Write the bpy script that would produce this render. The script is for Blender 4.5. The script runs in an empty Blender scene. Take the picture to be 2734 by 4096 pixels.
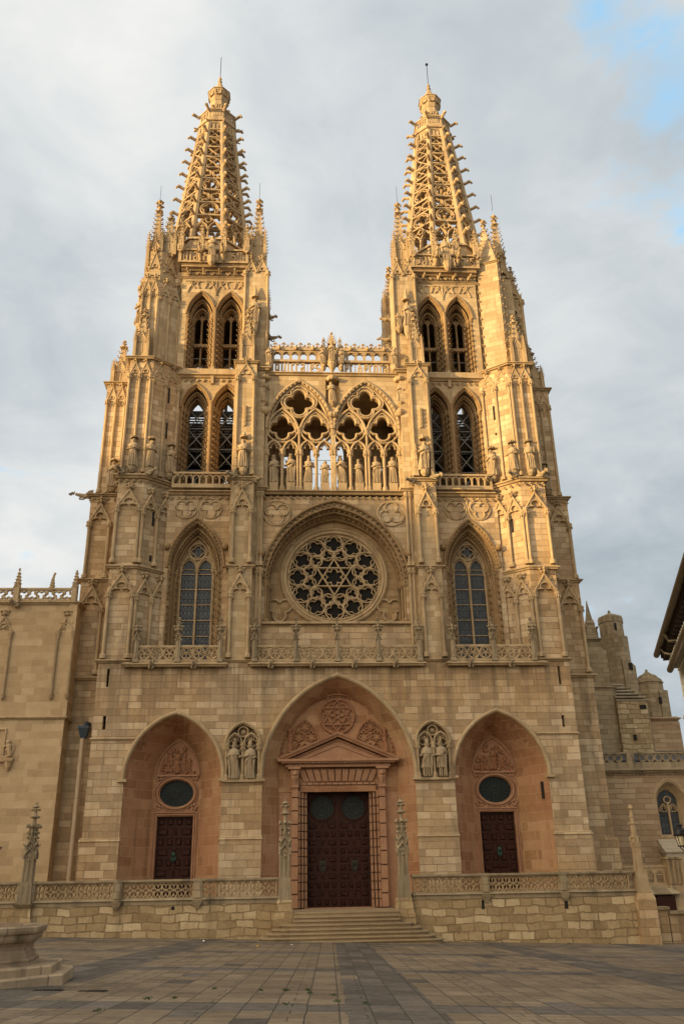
import bpy, bmesh, math, random
from math import sin, cos, pi, radians, sqrt, atan2, tan
from mathutils import Vector, Matrix
from mathutils.geometry import tessellate_polygon
random.seed(7)
SC = bpy.context.scene
COL = SC.collection
I4 = Matrix.Identity(4)

def frame(ox, oy, ang=0.0, sx=1, oz=0.0):
    """local x runs along a wall face, y goes into the wall, z up; sx=-1 mirrors about the church axis"""
    m = Matrix.Translation((ox, oy, oz)) @ Matrix.Rotation(ang, 4, 'Z')
    if sx < 0:
        m = Matrix.Scale(-1, 4, (1, 0, 0)) @ m
    return m

class MB:
    def __init__(s, M=None):
        s.v = []; s.f = []; s.M = M or I4
    def pts(s, ps):
        n = len(s.v); M = s.M
        s.v.extend([tuple(M @ Vector(p)) for p in ps])
        return n
    def hexa(s, p):
        n = s.pts(p)
        s.f += [tuple(n+i for i in q) for q in ((0,1,2,3),(7,6,5,4),(0,4,5,1),(1,5,6,2),(2,6,7,3),(3,7,4,0))]
    def box(s, x0, x1, y0, y1, z0, z1):
        s.hexa([(x0,y0,z0),(x1,y0,z0),(x1,y1,z0),(x0,y1,z0),(x0,y0,z1),(x1,y0,z1),(x1,y1,z1),(x0,y1,z1)])
    def frust(s, cx, cy, z0, z1, w0, w1, d0=None, d1=None, n=4, rot=None):
        """square (or n-sided) tapered block; w = full width across flats"""
        d0 = w0 if d0 is None else d0; d1 = w1 if d1 is None else d1
        if n == 4:
            a, b = w0/2, d0/2; c, d = w1/2, d1/2
            s.hexa([(cx-a,cy-b,z0),(cx+a,cy-b,z0),(cx+a,cy+b,z0),(cx-a,cy+b,z0),(cx-c,cy-d,z1),(cx+c,cy-d,z1),(cx+c,cy+d,z1),(cx-c,cy+d,z1)])
        else:
            k = 1/cos(pi/n)/2; r0 = pi/n if rot is None else rot
            s.loft([[(cx+w*k*cos(2*pi*i/n+r0+pi/2), cy+w*k*sin(2*pi*i/n+r0+pi/2), z) for i in range(n)] for w, z in ((w0,z0),(w1,z1))], cap=True)
    def loft(s, rings, closed=True, cap=False):
        ns = [s.pts(r) for r in rings]; m = len(rings[0])
        for a, b in zip(ns, ns[1:]):
            for i in range(m if closed else m-1):
                j = (i+1) % m
                s.f.append((a+i, a+j, b+j, b+i))
        if cap:
            s.f.append(tuple(ns[0]+i for i in range(m))[::-1]); s.f.append(tuple(ns[-1]+i for i in range(m)))
    def lathe(s, prof, cx=0, cy=0, n=10, z=0, sy=1.0):
        s.loft([[(cx+r*cos(2*pi*i/n), cy+sy*r*sin(2*pi*i/n), z+h) for i in range(n)] for r, h in prof], cap=True)
    def blob(s, c, rx, ry, rz):
        n = s.pts([(c[0]+rx,c[1],c[2]),(c[0],c[1]+ry,c[2]),(c[0]-rx,c[1],c[2]),(c[0],c[1]-ry,c[2]),(c[0],c[1],c[2]+rz),(c[0],c[1],c[2]-rz)])
        for i in range(4):
            j = (i+1) % 4
            s.f.append((n+i,n+j,n+4)); s.f.append((n+j,n+i,n+5))
    def ball(s, c, r, n=8, m=5, ry=None, rz=None):
        ry = r if ry is None else ry; rz = r if rz is None else rz
        s.loft([[(c[0]+r*sin(pi*k/m)*cos(2*pi*i/n), c[1]+ry*sin(pi*k/m)*sin(2*pi*i/n), c[2]-rz*cos(pi*k/m)) for i in range(n)] for k in [.06]+list(range(1,m))+[m-.06]], cap=True)
    def tube(s, path, r, n=6):
        """round bar along a 3-D path; r may be a list"""
        P = [Vector(p) for p in path]; rs = r if isinstance(r, (list,tuple)) else [r]*len(P)
        rings = []
        up = Vector((0,0,1))
        for i, p in enumerate(P):
            d = (P[min(i+1,len(P)-1)]-P[max(i-1,0)]).normalized()
            u = up if abs(d.z) < .9 else Vector((0,1,0))
            a = d.cross(u).normalized(); b = a.cross(d)
            rings.append([tuple(p+(a*cos(2*pi*k/n+pi/n)+b*sin(2*pi*k/n+pi/n))*rs[i]) for k in range(n)])
        s.loft(rings, cap=True)
    def prism(s, poly, y0, y1):
        """extrude an x-z outline along y"""
        s.plate(poly, [], y0, y1)
    def plan(s, poly, z0, z1, poly2=None):
        s.loft([[(x,y,z0) for x,y in poly], [(x,y,z1) for x,y in (poly2 or poly)]], cap=True)
    def plate(s, outer, holes, y0, y1, back=True):
        loops = [outer]+list(holes)
        flat = [p for l in loops for p in l]
        tris = tessellate_polygon([[Vector((p[0],p[1],0)) for p in l] for l in loops])
        a = s.pts([(x,y0,z) for x,z in flat]); b = s.pts([(x,y1,z) for x,z in flat])
        for t in tris:
            s.f.append(tuple(a+i for i in t))
            if back: s.f.append(tuple(b+i for i in reversed(t)))
        k = 0
        for l in loops:
            m = len(l)
            for i in range(m):
                j = (i+1) % m
                s.f.append((a+k+i, a+k+j, b+k+j, b+k+i))
            k += m
    def sweep(s, path, prof, closed=False):
        """moulding: prof is a closed outline of (n, y); n is the offset to the left of the x-z path"""
        m = len(path); rings = []
        for i, (x, z) in enumerate(path):
            if closed: p, q = path[i-1], path[(i+1) % m]
            else: p, q = path[max(i-1,0)], path[min(i+1,m-1)]
            d1 = (x-p[0], z-p[1]); d2 = (q[0]-x, q[1]-z)
            l1 = sqrt(d1[0]**2+d1[1]**2) or 1; l2 = sqrt(d2[0]**2+d2[1]**2) or 1
            if l1 == 1 and d1 == (0,0): d1, l1 = d2, l2
            if d2 == (0,0): d2, l2 = d1, l1
            n1 = (-d1[1]/l1, d1[0]/l1); n2 = (-d2[1]/l2, d2[0]/l2)
            nx, nz = n1[0]+n2[0], n1[1]+n2[1]; L = sqrt(nx*nx+nz*nz) or 1
            nx /= L; nz /= L
            k = 1/max(.45, nx*n1[0]+nz*n1[1])
            rings.append([(x+nx*k*a, y, z+nz*k*a) for a, y in prof])
        if closed: rings.append(rings[0])
        s.loft(rings, cap=not closed)
    def crock(s, p, o, r):
        """crocket: a leaf hook at p curling along the outward direction o"""
        p = Vector(p); o = Vector(o).normalized()
        a = p+o*r*.7; b = p+o*r*1.5+Vector((0,0,r*.5))
        s.blob(tuple(a), r*(.35+.6*abs(o.x)), r*(.35+.6*abs(o.y)), r*.5)
        s.blob(tuple(b), r*.52, r*.52, r*.55)
    def build(s, name, mat, parent=None, loc=(0,0,0), smooth=None):
        me = bpy.data.meshes.new(name)
        L = Vector(loc)
        me.from_pydata([tuple(Vector(v)-L) for v in s.v] if L.length else s.v, [], s.f)
        bm = bmesh.new(); bm.from_mesh(me)
        bmesh.ops.recalc_face_normals(bm, faces=bm.faces)
        bm.to_mesh(me); bm.free()
        if smooth:
            me.polygons.foreach_set('use_smooth', [True]*len(me.polygons))
            me.set_sharp_from_angle(angle=radians(smooth))
        me.materials.append(mat)
        return put(name, me, parent, loc)

SPLIT = {'string_course','cornice','floor','medallion','canopy','statue_pedestal','slit_window','lightning_rod','tie_rod','blind_arcade','belfry_window','drain_hole','gallery_room','turret','parapet','gargoyle','door','crested_balustrade','lead_roof'}
def clusters(mb, eps=.03):
    """separate pieces of one mesh that do not touch each other"""
    par = list(range(len(mb.v)))
    def root(i):
        while par[i] != i: par[i] = par[par[i]]; i = par[i]
        return i
    for f in mb.f:
        r = root(f[0])
        for i in f[1:]: par[root(i)] = r
    isl = {}
    for i in range(len(mb.v)): isl.setdefault(root(i), []).append(i)
    B = []
    for k, idx in isl.items():
        P = [mb.v[i] for i in idx]; B.append([tuple(min(p[a] for p in P)-eps for a in range(3)), tuple(max(p[a] for p in P)+eps for a in range(3)), [k]])
    done = False
    while not done:
        done = True; out = []
        for b in B:
            for o in out:
                if all(b[0][a] <= o[1][a] and o[0][a] <= b[1][a] for a in range(3)):
                    o[0] = tuple(map(min,o[0],b[0])); o[1] = tuple(map(max,o[1],b[1])); o[2] += b[2]; done = False; break
            else: out.append(b)
        B = out
    if len(B) < 2: return [mb]
    res = []
    for b in B:
        ks = set(b[2]); m = MB(); mp = {}
        for k in b[2]:
            for i in isl[k]: mp[i] = len(m.v); m.v.append(mb.v[i])
        m.f = [tuple(mp[i] for i in f) for f in mb.f if f[0] in mp]
        res.append(m)
    return res
WL = {}
def put(name, me, parent=None, loc=(0,0,0)):
    o = bpy.data.objects.new(name, me); COL.objects.link(o)
    o.location = loc; WL[o] = Vector(loc)
    if parent is not None:
        o.parent = parent; o.matrix_parent_inverse = Matrix.Translation(-WL[parent])
    return o
def tag(o, label=None, cat=None, group=None, kind=None):
    for k, v in (('label',label),('category',cat),('group',group),('kind',kind)):
        if v: o[k] = v
    return o
def thing(name, label, cat, loc=(0,0,0), group=None):
    return tag(put(name, None, None, loc), label, cat, group)

# ---- 2-D outlines in x-z -------------------------------------------------
def arch(cx, a, z0, z1, n=9):
    """pointed arch from left springing to right springing"""
    h = z1-z0; c = (h*h-a*a)/(2*a); r = c+a; t = atan2(h, -c) if True else 0
    th0 = pi; th1 = atan2(h, -c)
    L = [(cx+c+r*cos(th0+(th1-th0)*i/n), z0+r*sin(th0+(th1-th0)*i/n)) for i in range(n+1)]
    return L+[(2*cx-x, z) for x, z in L[-2::-1]]
def arch_hole(cx, a, zb, z0, z1, n=9):
    return [(cx-a, zb)]+arch(cx, a, z0, z1, n)+[(cx+a, zb)]
def circ(cx, cz, r, n=24, sz=1.0, a0=0.0):
    return [(cx+r*cos(a0+2*pi*i/n), cz+sz*r*sin(a0+2*pi*i/n)) for i in range(n)]
def foil(cx, cz, R, n=4, rot=pi/2, k=.48, m=7, sz=1.0):
    rl = k*R; d = R-rl; b = pi/n; out = []
    rho = d*cos(b)+sqrt(max(1e-6, rl*rl-(d*sin(b))**2)); ph = atan2(rho*sin(b), rho*cos(b)-d)
    for i in range(n):
        t = rot+2*pi*i/n
        for j in range(m):
            q = t-ph+2*ph*(j+.02)/(m-.96)
            out.append((cx+d*cos(t)+rl*cos(q), cz+sz*(d*sin(t)+rl*sin(q))))
    return out
def trefarch(cx, a, z0, n=5):
    """trefoil-headed arch, left springing to right springing; height about 1.35 a"""
    L = []
    for i in range(n+1):
        q = pi-(pi*.62)*i/n; L.append((cx-.48*a+.52*a*cos(q), z0+.52*a*sin(q)))
    T = []
    for i in range(n+1):
        q = pi*1.08-(pi*.58)*i/n; T.append((cx+.52*a*cos(q), z0+.80*a+.58*a*sin(q)))
    H = L+T
    return H+[(2*cx-x, z) for x, z in H[-2::-1]]
def rect(x0, x1, z0, z1): return [(x0,z0),(x1,z0),(x1,z1),(x0,z1)]
def bar(w, y0, y1, ch=.3):
    """moulding section of full width w between depths y0 (front) and y1, front edges chamfered"""
    c = w*ch; d = min(abs(y1-y0)*.5, c)
    return [(-w/2,y1),(-w/2,y0+d),(-w/2+c,y0),(w/2-c,y0),(w/2,y0+d),(w/2,y1)]

# ---- carved pieces --------------------------------------------------------
def column(mb, x, y, z0, z1, r, n=8, base=True, cap=True, cr=None):
    p = []
    if base: p += [(r*1.9,0),(r*1.9,.22),(r*1.35,.34)]
    else: p += [(r,0)]
    H = z1-z0
    if cap: p += [(r,.36),(r,H-.62),(r*1.25,H-.6),(r*1.05,H-.54),(r*1.75,H-.16),(r*2.0,H-.12),(r*2.0,H)]
    else: p += [(r,.36),(r,H)]
    mb.lathe(p, x, y, n, z0)
    if cap:
        for k in range(5):
            t = pi+pi*k/4
            mb.blob((x+r*1.75*cos(t), y+r*1.75*sin(t), z1-.34), r*.55, r*.55, .16)
    if cr:
        z = z0+.7
        while z < z1-.8:
            mb.crock((x+cr[0]*r*.7, y+cr[1]*r*.7, z), (cr[0],cr[1],.5), .15)
            z += .52
def finial(mb, x, y, z, s):
    mb.lathe([(s*.35,0),(s*.28,s*.9),(s*.55,s),(s*.3,s*1.2),(s*.22,s*1.7),(s*.5,s*2.0),(s*.42,s*2.3),(.02,s*2.6)], x, y, 8, z)
    for k in range(4):
        t = pi/4+k*pi/2
        mb.blob((x+s*.62*cos(t), y+s*.62*sin(t), z+s*1.35), s*.36, s*.36, s*.3)
        mb.blob((x+s*.5*cos(t+pi/4), y+s*.5*sin(t+pi/4), z+s*2.05), s*.26, s*.26, s*.26)
def gablet(mb, x0, x1, y, zc, za, th=.16, proud=.27, cro=.13, fin=True, tref=True, fill=True):
    """crocketed gable over a trefoil arch, standing proud of a wall whose face is at y"""
    cx = (x0+x1)/2; a = (x1-x0)/2; ai = a-th*.55
    k = min(1.0, (za-zc)*.55/(1.38*ai))
    A = [(x, zc+(z-zc)*k) for x, z in trefarch(cx, ai, zc)]
    if fill:
        mb.plate([(x0,zc),(x0,zc+.05),(cx,za-.05),(x1,zc+.05),(x1,zc)]+A[::-1], [], y-proud*.6, y+.02)
    mb.sweep(A, bar(th*.7, y-proud*.85, y+.02))
    mb.sweep([(x0-.04,zc),(cx,za),(x1+.04,zc)], bar(th, y-proud, y+.02))
    L = sqrt(a*a+(za-zc)**2); n = max(2, int(L/.42))
    for sgn in (-1, 1):
        for i in range(1, n):
            t = i/n
            mb.crock((cx+sgn*(a+.04)*(1-t)+sgn*.03, y-proud*.6, zc+(za-zc)*t+.03), (sgn*.8, -.25, .5), cro)
    if fin:
        mb.box(cx-.06,cx+.06,y-proud*.9,y+.02,za,za+.38)
        for q, w in ((.2,.17),(.42,.26)):
            mb.blob((cx-w,y-proud*.6,za+q),.15,.13,.13); mb.blob((cx+w,y-proud*.6,za+q),.15,.13,.13); mb.blob((cx,y-proud-.1,za+q),.15,.13,.15)
def bay(mb, xs, y, zb, zc, za, r=.12, **kw):
    """row of blind arches: shafts at xs, gables between"""
    for x in xs: column(mb, x, y-r*1.35, zb, zc, r)
    for a, b in zip(xs, xs[1:]): gablet(mb, a, b, y, zc, za, **kw)
def string(mb, pts, z, h=.34, out=.16, orn=False):
    """projecting string course along plan points (outside is to the right of travel)"""
    out *= 1.5; P = [Vector((x,y)) for x,y in pts]; rings = []
    N = []
    for i in range(len(P)):
        d1 = (P[i]-P[i-1]).normalized() if i else (P[1]-P[0]).normalized()
        d2 = (P[i+1]-P[i]).normalized() if i < len(P)-1 else d1
        n1 = Vector((d1.y,-d1.x)); n2 = Vector((d2.y,-d2.x)); n = (n1+n2)
        n /= max(.5, n.length); k = 1/max(.5, n.dot(n1)); N.append(n*k)
    for p, n in zip(P, N):
        rings.append([(p.x+n.x*o, p.y+n.y*o, z+q) for o, q in ((-.1,0),(out*.35,0),(out*.55,h*.35),(out,h*.5),(out,h*.72),(0,h*1.25),(-.1,h*1.25))])
    mb.loft(rings, cap=True)
    if orn:
        for i in range(len(P)-1):
            d = P[i+1]-P[i]; L = d.length; d.normalize(); n = Vector((d.y,-d.x)); q = max(1, int(L/.5))
            for j in range(q):
                c = P[i]+d*(L*(j+.5)/q)+n*.05
                mb.blob((c.x,c.y,z-.2),.19,.12,.13); mb.blob((c.x+d.x*.1,c.y+d.y*.1-.03,z-.33),.1,.1,.09)
def pinnacle(mb, x, y, z0, z1, w, sat=0, n=4, gab=True, cw=.16):
    """square shaft with gables, crocketed pyramid, ring and finial"""
    H = z1-z0; zs = z0+H*.34; zr = z0+H*.84
    mb.frust(x, y, z0, zs, w, w)
    for k in range(4):
        m0 = mb.M; mb.M = m0 @ Matrix.Translation((x,y,0)) @ Matrix.Rotation(k*pi/2,4,'Z')
        mb.sweep([(-w*.56,zs-w*.35),(0,zs+w*.75),(w*.56,zs-w*.35)], bar(w*.16,-w*.56,-w*.3))
        mb.prism([(-w*.5,zs-w*.3),(0,zs+w*.65),(w*.5,zs-w*.3)], -w*.525, -w*.2)
        mb.box(-w*.07,w*.07,-w*.54,-w*.47,z0+.1*H,zs-w*.4)
        for sgn in (-1,1):
            mb.tube([(sgn*w*.45,-w*.47,z0),(sgn*w*.45,-w*.47,zs-w*.3)], w*.07, 6)
            mb.crock((sgn*w*.3,-w*.5,zs+w*.2),(sgn*.8,-.3,.5),cw*.8)
        mb.blob((0,-w*.55,zs+w*.95),cw*.8,cw*.8,cw)
        mb.M = m0
    mb.frust(x, y, zs, zr, w*.86, w*.22)
    q = max(3, int((zr-zs)/(cw*2.9)))
    for i in range(q):
        t = (i+.5)/q; hw = (w*.86*(1-t)+w*.22*t)/2; z = zs+(zr-zs)*t
        for sa in (-1,1):
            for sb in (-1,1): mb.crock((x+sa*hw,y+sb*hw,z),(sa,sb,.7),cw)
    mb.lathe([(w*.16,0),(w*.34,.08),(w*.34,.2),(w*.14,.3)], x, y, 8, zr-.12)
    finial(mb, x, y, zr+.1, (z1-zr-.1)/2.6)
    for k in range(sat):
        t = pi/4+k*pi/2
        px, py = x+w*.78*cos(t)*1.1, y+w*.78*sin(t)*1.1
        mb.frust(px,py,z0,zs-.3,w*.3,w*.28); mb.frust(px,py,zs-.3,zs+H*.2,w*.3,.05)
        for i in range(5):
            z = zs-.2+H*.2*i/5
            for sa in (-1,1):
                mb.crock((px+sa*w*.13*(1-i/6),py,z),(sa,0,.6),cw*.6); mb.crock((px,py+sa*w*.13*(1-i/6),z),(0,sa,.6),cw*.6)
def statue(mb, H=2.3, seed=0, head='crown', arms='pray', wings=False, cape=False, legs=False):
    """robed stone figure facing -y with its feet at z = 0"""
    R = random.Random(seed); n = 20; tw = R.uniform(-.25,.25); lean = R.uniform(-.02,.02)*H; k1 = R.choice([7,8,9]); ph = R.uniform(0,6)
    prof = [(0,.135,.10),(.03,.15,.115),(.12,.145,.11),(.25,.138,.105),(.38,.13,.10),(.5,.122,.098),(.58,.118,.095),(.66,.128,.095),(.74,.145,.092),(.79,.15,.085),(.825,.12,.07),(.845,.06,.055),(.87,.045,.048)]
    if legs: prof = [(.26,.15,.115)]+[p for p in prof if p[0] > .27]
    rings = []
    for t, a, b in prof:
        fold = .24*max(0,1-t/.66)**.6; sway = lean*sin(t*pi)*2+.018*H*sin(t*5+ph)
        rings.append([(sway+H*a*cos(q)*(1+fold*sin(k1*q+ph+3*t)), H*b*sin(q)*(1+fold*sin(k1*q+ph+3*t))-.006*H, H*t) for q in [2*pi*i/n for i in range(n)]])
    mb.loft(rings, cap=True)
    if legs:
        for sg in (-1,1): mb.tube([(sg*.05*H,0,.3*H),(sg*.065*H,-.01*H,.15*H),(sg*.07*H,0,.03*H)],[.055*H,.045*H,.035*H],8); 
    for sg in (-1,1): mb.ball((sg*.06*H,-.1*H,.018*H),.032*H,6,4,ry=.06*H,rz=.018*H)
    # mantle: long diagonal fold over the chest and a cape behind
    s0 = lean*2+.018*H*sin(.7*5+ph)
    sg = R.choice((-1,1))
    if arms != 'cross':
        mb.tube([(s0+sg*.13*H,-.03*H,.78*H),(s0+sg*.03*H,-.1*H,.64*H),(s0-sg*.1*H,-.09*H,.46*H),(s0-sg*.12*H,-.05*H,.3*H)],[.03*H,.028*H,.034*H,.02*H],6)
        mb.tube([(s0+sg*.14*H,-.01*H,.76*H),(s0+sg*.13*H,-.07*H,.5*H),(s0+sg*.1*H,-.1*H,.1*H)],[.03*H,.034*H,.02*H],6)
    for q in range(4):
        xx = s0*.4+(q-1.5)*.055*H; mb.tube([(xx,-.095*H,.5*H),(xx*1.15,-.112*H,.25*H),(xx*1.25,-.116*H,.03*H)],[.008*H,.014*H,.017*H],5)
    if cape:
        mb.loft([[(s0+H*a*cos(q),H*b*sin(q)-.004*H,H*t) for q in [2*pi*i/14 for i in range(14)]] for t,a,b in ((.66,.178,.115),(.72,.17,.112),(.79,.14,.09),(.83,.09,.065))], cap=True)
    for sgn in (-1,1):
        sh = (s0+sgn*.135*H,-.01*H,.775*H); el = (s0+sgn*.175*H,-.03*H,.62*H)
        if arms == 'pray': hd = (s0+sgn*.022*H,-.14*H,.69*H)
        elif arms == 'cross': hd = (s0-sgn*.06*H,-.125*H,.655*H+sgn*.012*H)
        elif arms == 'open': hd = (s0+sgn*.2*H,-.13*H,.60*H)
        elif arms == 'raise': hd = (s0+.12*H,-.13*H,.74*H) if sgn > 0 else (s0-.03*H,-.13*H,.6*H)
        else: hd = (s0+sgn*.10*H,-.14*H,.58*H) if sgn > 0 else (s0-.04*H,-.13*H,.66*H)
        mb.tube([sh,el,((el[0]+hd[0])/2,(el[1]+hd[1])/2-.015*H,(el[2]+hd[2])/2),hd],[.05*H,.046*H,.04*H,.028*H],8)
        mb.ball(hd,.026*H,6,4,ry=.03*H,rz=.03*H)
        for fg in range(4): mb.tube([(hd[0]+(fg-1.5)*.011*H,hd[1]-.012*H,hd[2]+.01*H),(hd[0]+(fg-1.5)*.012*H-sgn*.006*H,hd[1]-.02*H,hd[2]+.045*H)],[.006*H,.004*H],4)
    hz = .925*H; hx = s0*.9
    tilt = R.uniform(-.02,.02)*H
    mb.ball((hx+tilt,-.012*H,hz),.052*H,10,7,ry=.062*H,rz=.07*H)
    mb.tube([(hx,-.005*H,.84*H),(hx+tilt*.6,-.008*H,.89*H)],[.045*H,.04*H],8)
    mb.blob((hx+tilt,-.078*H,hz-.004*H),.011*H,.02*H,.02*H)
    mb.box(hx+tilt-.034*H,hx+tilt+.034*H,-.076*H,-.055*H,hz+.014*H,hz+.022*H)
    for sgn in (-1,1): mb.blob((hx+tilt+sgn*.021*H,-.066*H,hz+.004*H),.009*H,.008*H,.006*H)
    mb.box(hx+tilt-.016*H,hx+tilt+.016*H,-.074*H,-.06*H,hz-.034*H,hz-.029*H)
    for q in range(9):
        t = -.15+q*(pi+.3)/8
        mb.ball((hx+tilt+.055*H*cos(t),.012*H+.045*H*sin(t),hz-.012*H),.024*H,6,4,rz=.058*H)
    if head in ('crown','beard') or seed % 2: mb.blob((hx+tilt,-.06*H,hz-.062*H),.034*H,.03*H,.045*H)
    if head == 'crown':
        mb.lathe([(.052*H,0),(.057*H,.02*H),(.062*H,.045*H),(.04*H,.045*H)],hx+tilt,-.008*H,10,hz+.042*H,1.12)
        for q in range(8):
            t = q*pi/4; mb.blob((hx+tilt+.06*H*cos(t),-.008*H+.066*H*sin(t),hz+.098*H),.014*H,.014*H,.022*H)
    elif head == 'mitre':
        mb.loft([[(hx+tilt+.058*H*w*cos(q),-.008*H+.05*H*d*sin(q),hz+h*H) for q in [2*pi*i/10 for i in range(10)]] for w,d,h in ((.98,1.1,.035),(1.12,1.1,.08),(.85,.7,.14),(.12,.2,.19))], cap=True)
    elif head == 'hood':
        mb.loft([[(hx+tilt+r*H*cos(q),.008*H+r*H*sin(q)*1.05,hz+h*H) for q in [-.55+(2*pi-2.04)*i/11 for i in range(12)]] for r,h in ((.085,-.1),(.075,-.03),(.07,.03),(.05,.07),(.01,.085))], closed=False)
    else:
        mb.ball((hx+tilt,0,hz+.022*H),.058*H,8,5,ry=.066*H,rz=.056*H)
    if wings:
        for sgn in (-1,1):
            mb.loft([[(hx+sgn*a*H,.08*H,z*H),(hx+sgn*b*H,.1*H,z*H),(hx+sgn*b*H,.13*H,z*H),(hx+sgn*a*H,.11*H,z*H)] for a,b,z in ((.16,.19,.3),(.13,.24,.5),(.1,.27,.72),(.09,.25,.9),(.17,.21,1.0))], cap=True)
def beast(mb, L=1.3, s=.2):
    """gargoyle leaning out along -y from the origin"""
    mb.tube([(0,.3,-.05),(0,-.2*L,0),(0,-.5*L,.04),(0,-.78*L,.12)],[s*1.15,s*1.1,s*.95,s*.6],8)
    mb.ball((0,-.9*L,.16),s*.72,8,5,ry=s*.95)
    mb.tube([(0,-.95*L,.13),(0,-1.08*L,.08)],[s*.5,s*.36],6)
    mb.tube([(0,-.93*L,.02),(0,-1.04*L,-.02)],[s*.3,s*.2],6)
    for sg in (-1,1):
        mb.blob((sg*s*.5,-.82*L,.16+s*.75),s*.2,s*.25,s*.4)
        mb.tube([(sg*s*.8,-.25*L,0),(sg*s*1.05,-.42*L,-.2),(sg*s*.7,-.6*L,-.24)],[s*.5,s*.36,s*.3],6)
        mb.loft([[(sg*s*.6,-.1*L,.1),(sg*s*.9,-.1*L,.1),(sg*s*1.1,.05,.55),(sg*s*.9,.05,.55)],[(sg*s*.6,-.35*L,.12),(sg*s*.9,-.35*L,.12),(sg*s*1.15,-.2*L,.42),(sg*s*.95,-.2*L,.42)]],cap=True)
# ---- node helpers -----------------------------------------------------------
class NT:
    def __init__(s, nt): s.t = nt; s.n = nt.nodes; s.l = nt.links
    def add(s, ty, ins=None, **kw):
        n = s.n.new(ty)
        for k, v in kw.items(): setattr(n, k, v)
        for k, v in (ins or {}).items(): s.set(n, k, v)
        return n
    def set(s, n, k, v):
        sk = n.inputs[k]
        if isinstance(v, tuple) and len(v) == 2 and hasattr(v[0], 'outputs'): s.l.new(v[0].outputs[v[1]], sk)
        elif hasattr(v, 'outputs'): s.l.new(v.outputs[0], sk)
        else:
            if isinstance(v, tuple) and len(v) == 3 and sk.type == 'RGBA': v = (*v, 1)
            sk.default_value = v
    def math(s, op, a, b=0.0, c=None, clamp=False):
        n = s.add('ShaderNodeMath', operation=op, use_clamp=clamp)
        s.set(n, 0, a); s.set(n, 1, b)
        if c is not None: s.set(n, 2, c)
        return n
    def vmath(s, op, a, b=(0,0,0)):
        n = s.add('ShaderNodeVectorMath', operation=op); s.set(n, 0, a)
        if op == 'SCALE': s.set(n, 'Scale', b)
        elif op != 'NORMALIZE': s.set(n, 1, b)
        return n
    def mix(s, f, a, b, blend='MIX'):
        n = s.add('ShaderNodeMix', data_type='RGBA', blend_type=blend, clamp_factor=True)
        s.set(n, 0, f); s.set(n, 6, a); s.set(n, 7, b)
        return (n, 2)
    def noise(s, vec, scale, detail=4, rough=.55, dist=0.0):
        return s.add('ShaderNodeTexNoise', {'Vector':vec,'Scale':scale,'Detail':detail,'Roughness':rough,'Distortion':dist})
    def ramp(s, f, stops, interp='LINEAR'):
        n = s.add('ShaderNodeValToRGB'); s.set(n, 0, f); n.color_ramp.interpolation = interp
        e = n.color_ramp.elements
        while len(e) < len(stops): e.new(.5)
        for q, (p, c) in zip(e, stops):
            q.position = p; q.color = (*c, 1) if isinstance(c, tuple) else (c, c, c, 1)
        return n
    def rng(s, v, a, b, c=0.0, d=1.0):
        return s.add('ShaderNodeMapRange', {0:v,1:a,2:b,3:c,4:d})
def new_mat(name):
    m = bpy.data.materials.new(name); m.use_nodes = True
    t = NT(m.node_tree); b = t.n['Principled BSDF']
    return m, t, b
def wall_uv(t):
    """u runs horizontally along whichever way the face looks, v = height"""
    g = t.add('ShaderNodeNewGeometry'); tc = t.add('ShaderNodeTexCoord')
    n = t.add('ShaderNodeSeparateXYZ', {0:(g,'True Normal')})
    tg = t.vmath('NORMALIZE', t.add('ShaderNodeCombineXYZ', {0:t.math('MULTIPLY',(n,1),-1.0),1:(n,0),2:0.0}))
    u = t.vmath('DOT_PRODUCT', (tc,'Object'), tg); p = t.add('ShaderNodeSeparateXYZ', {0:(tc,'Object')})
    uv = t.add('ShaderNodeCombineXYZ', {0:(u,'Value'),1:(p,2),2:0.0})
    return uv, (tc,'Object')
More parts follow.
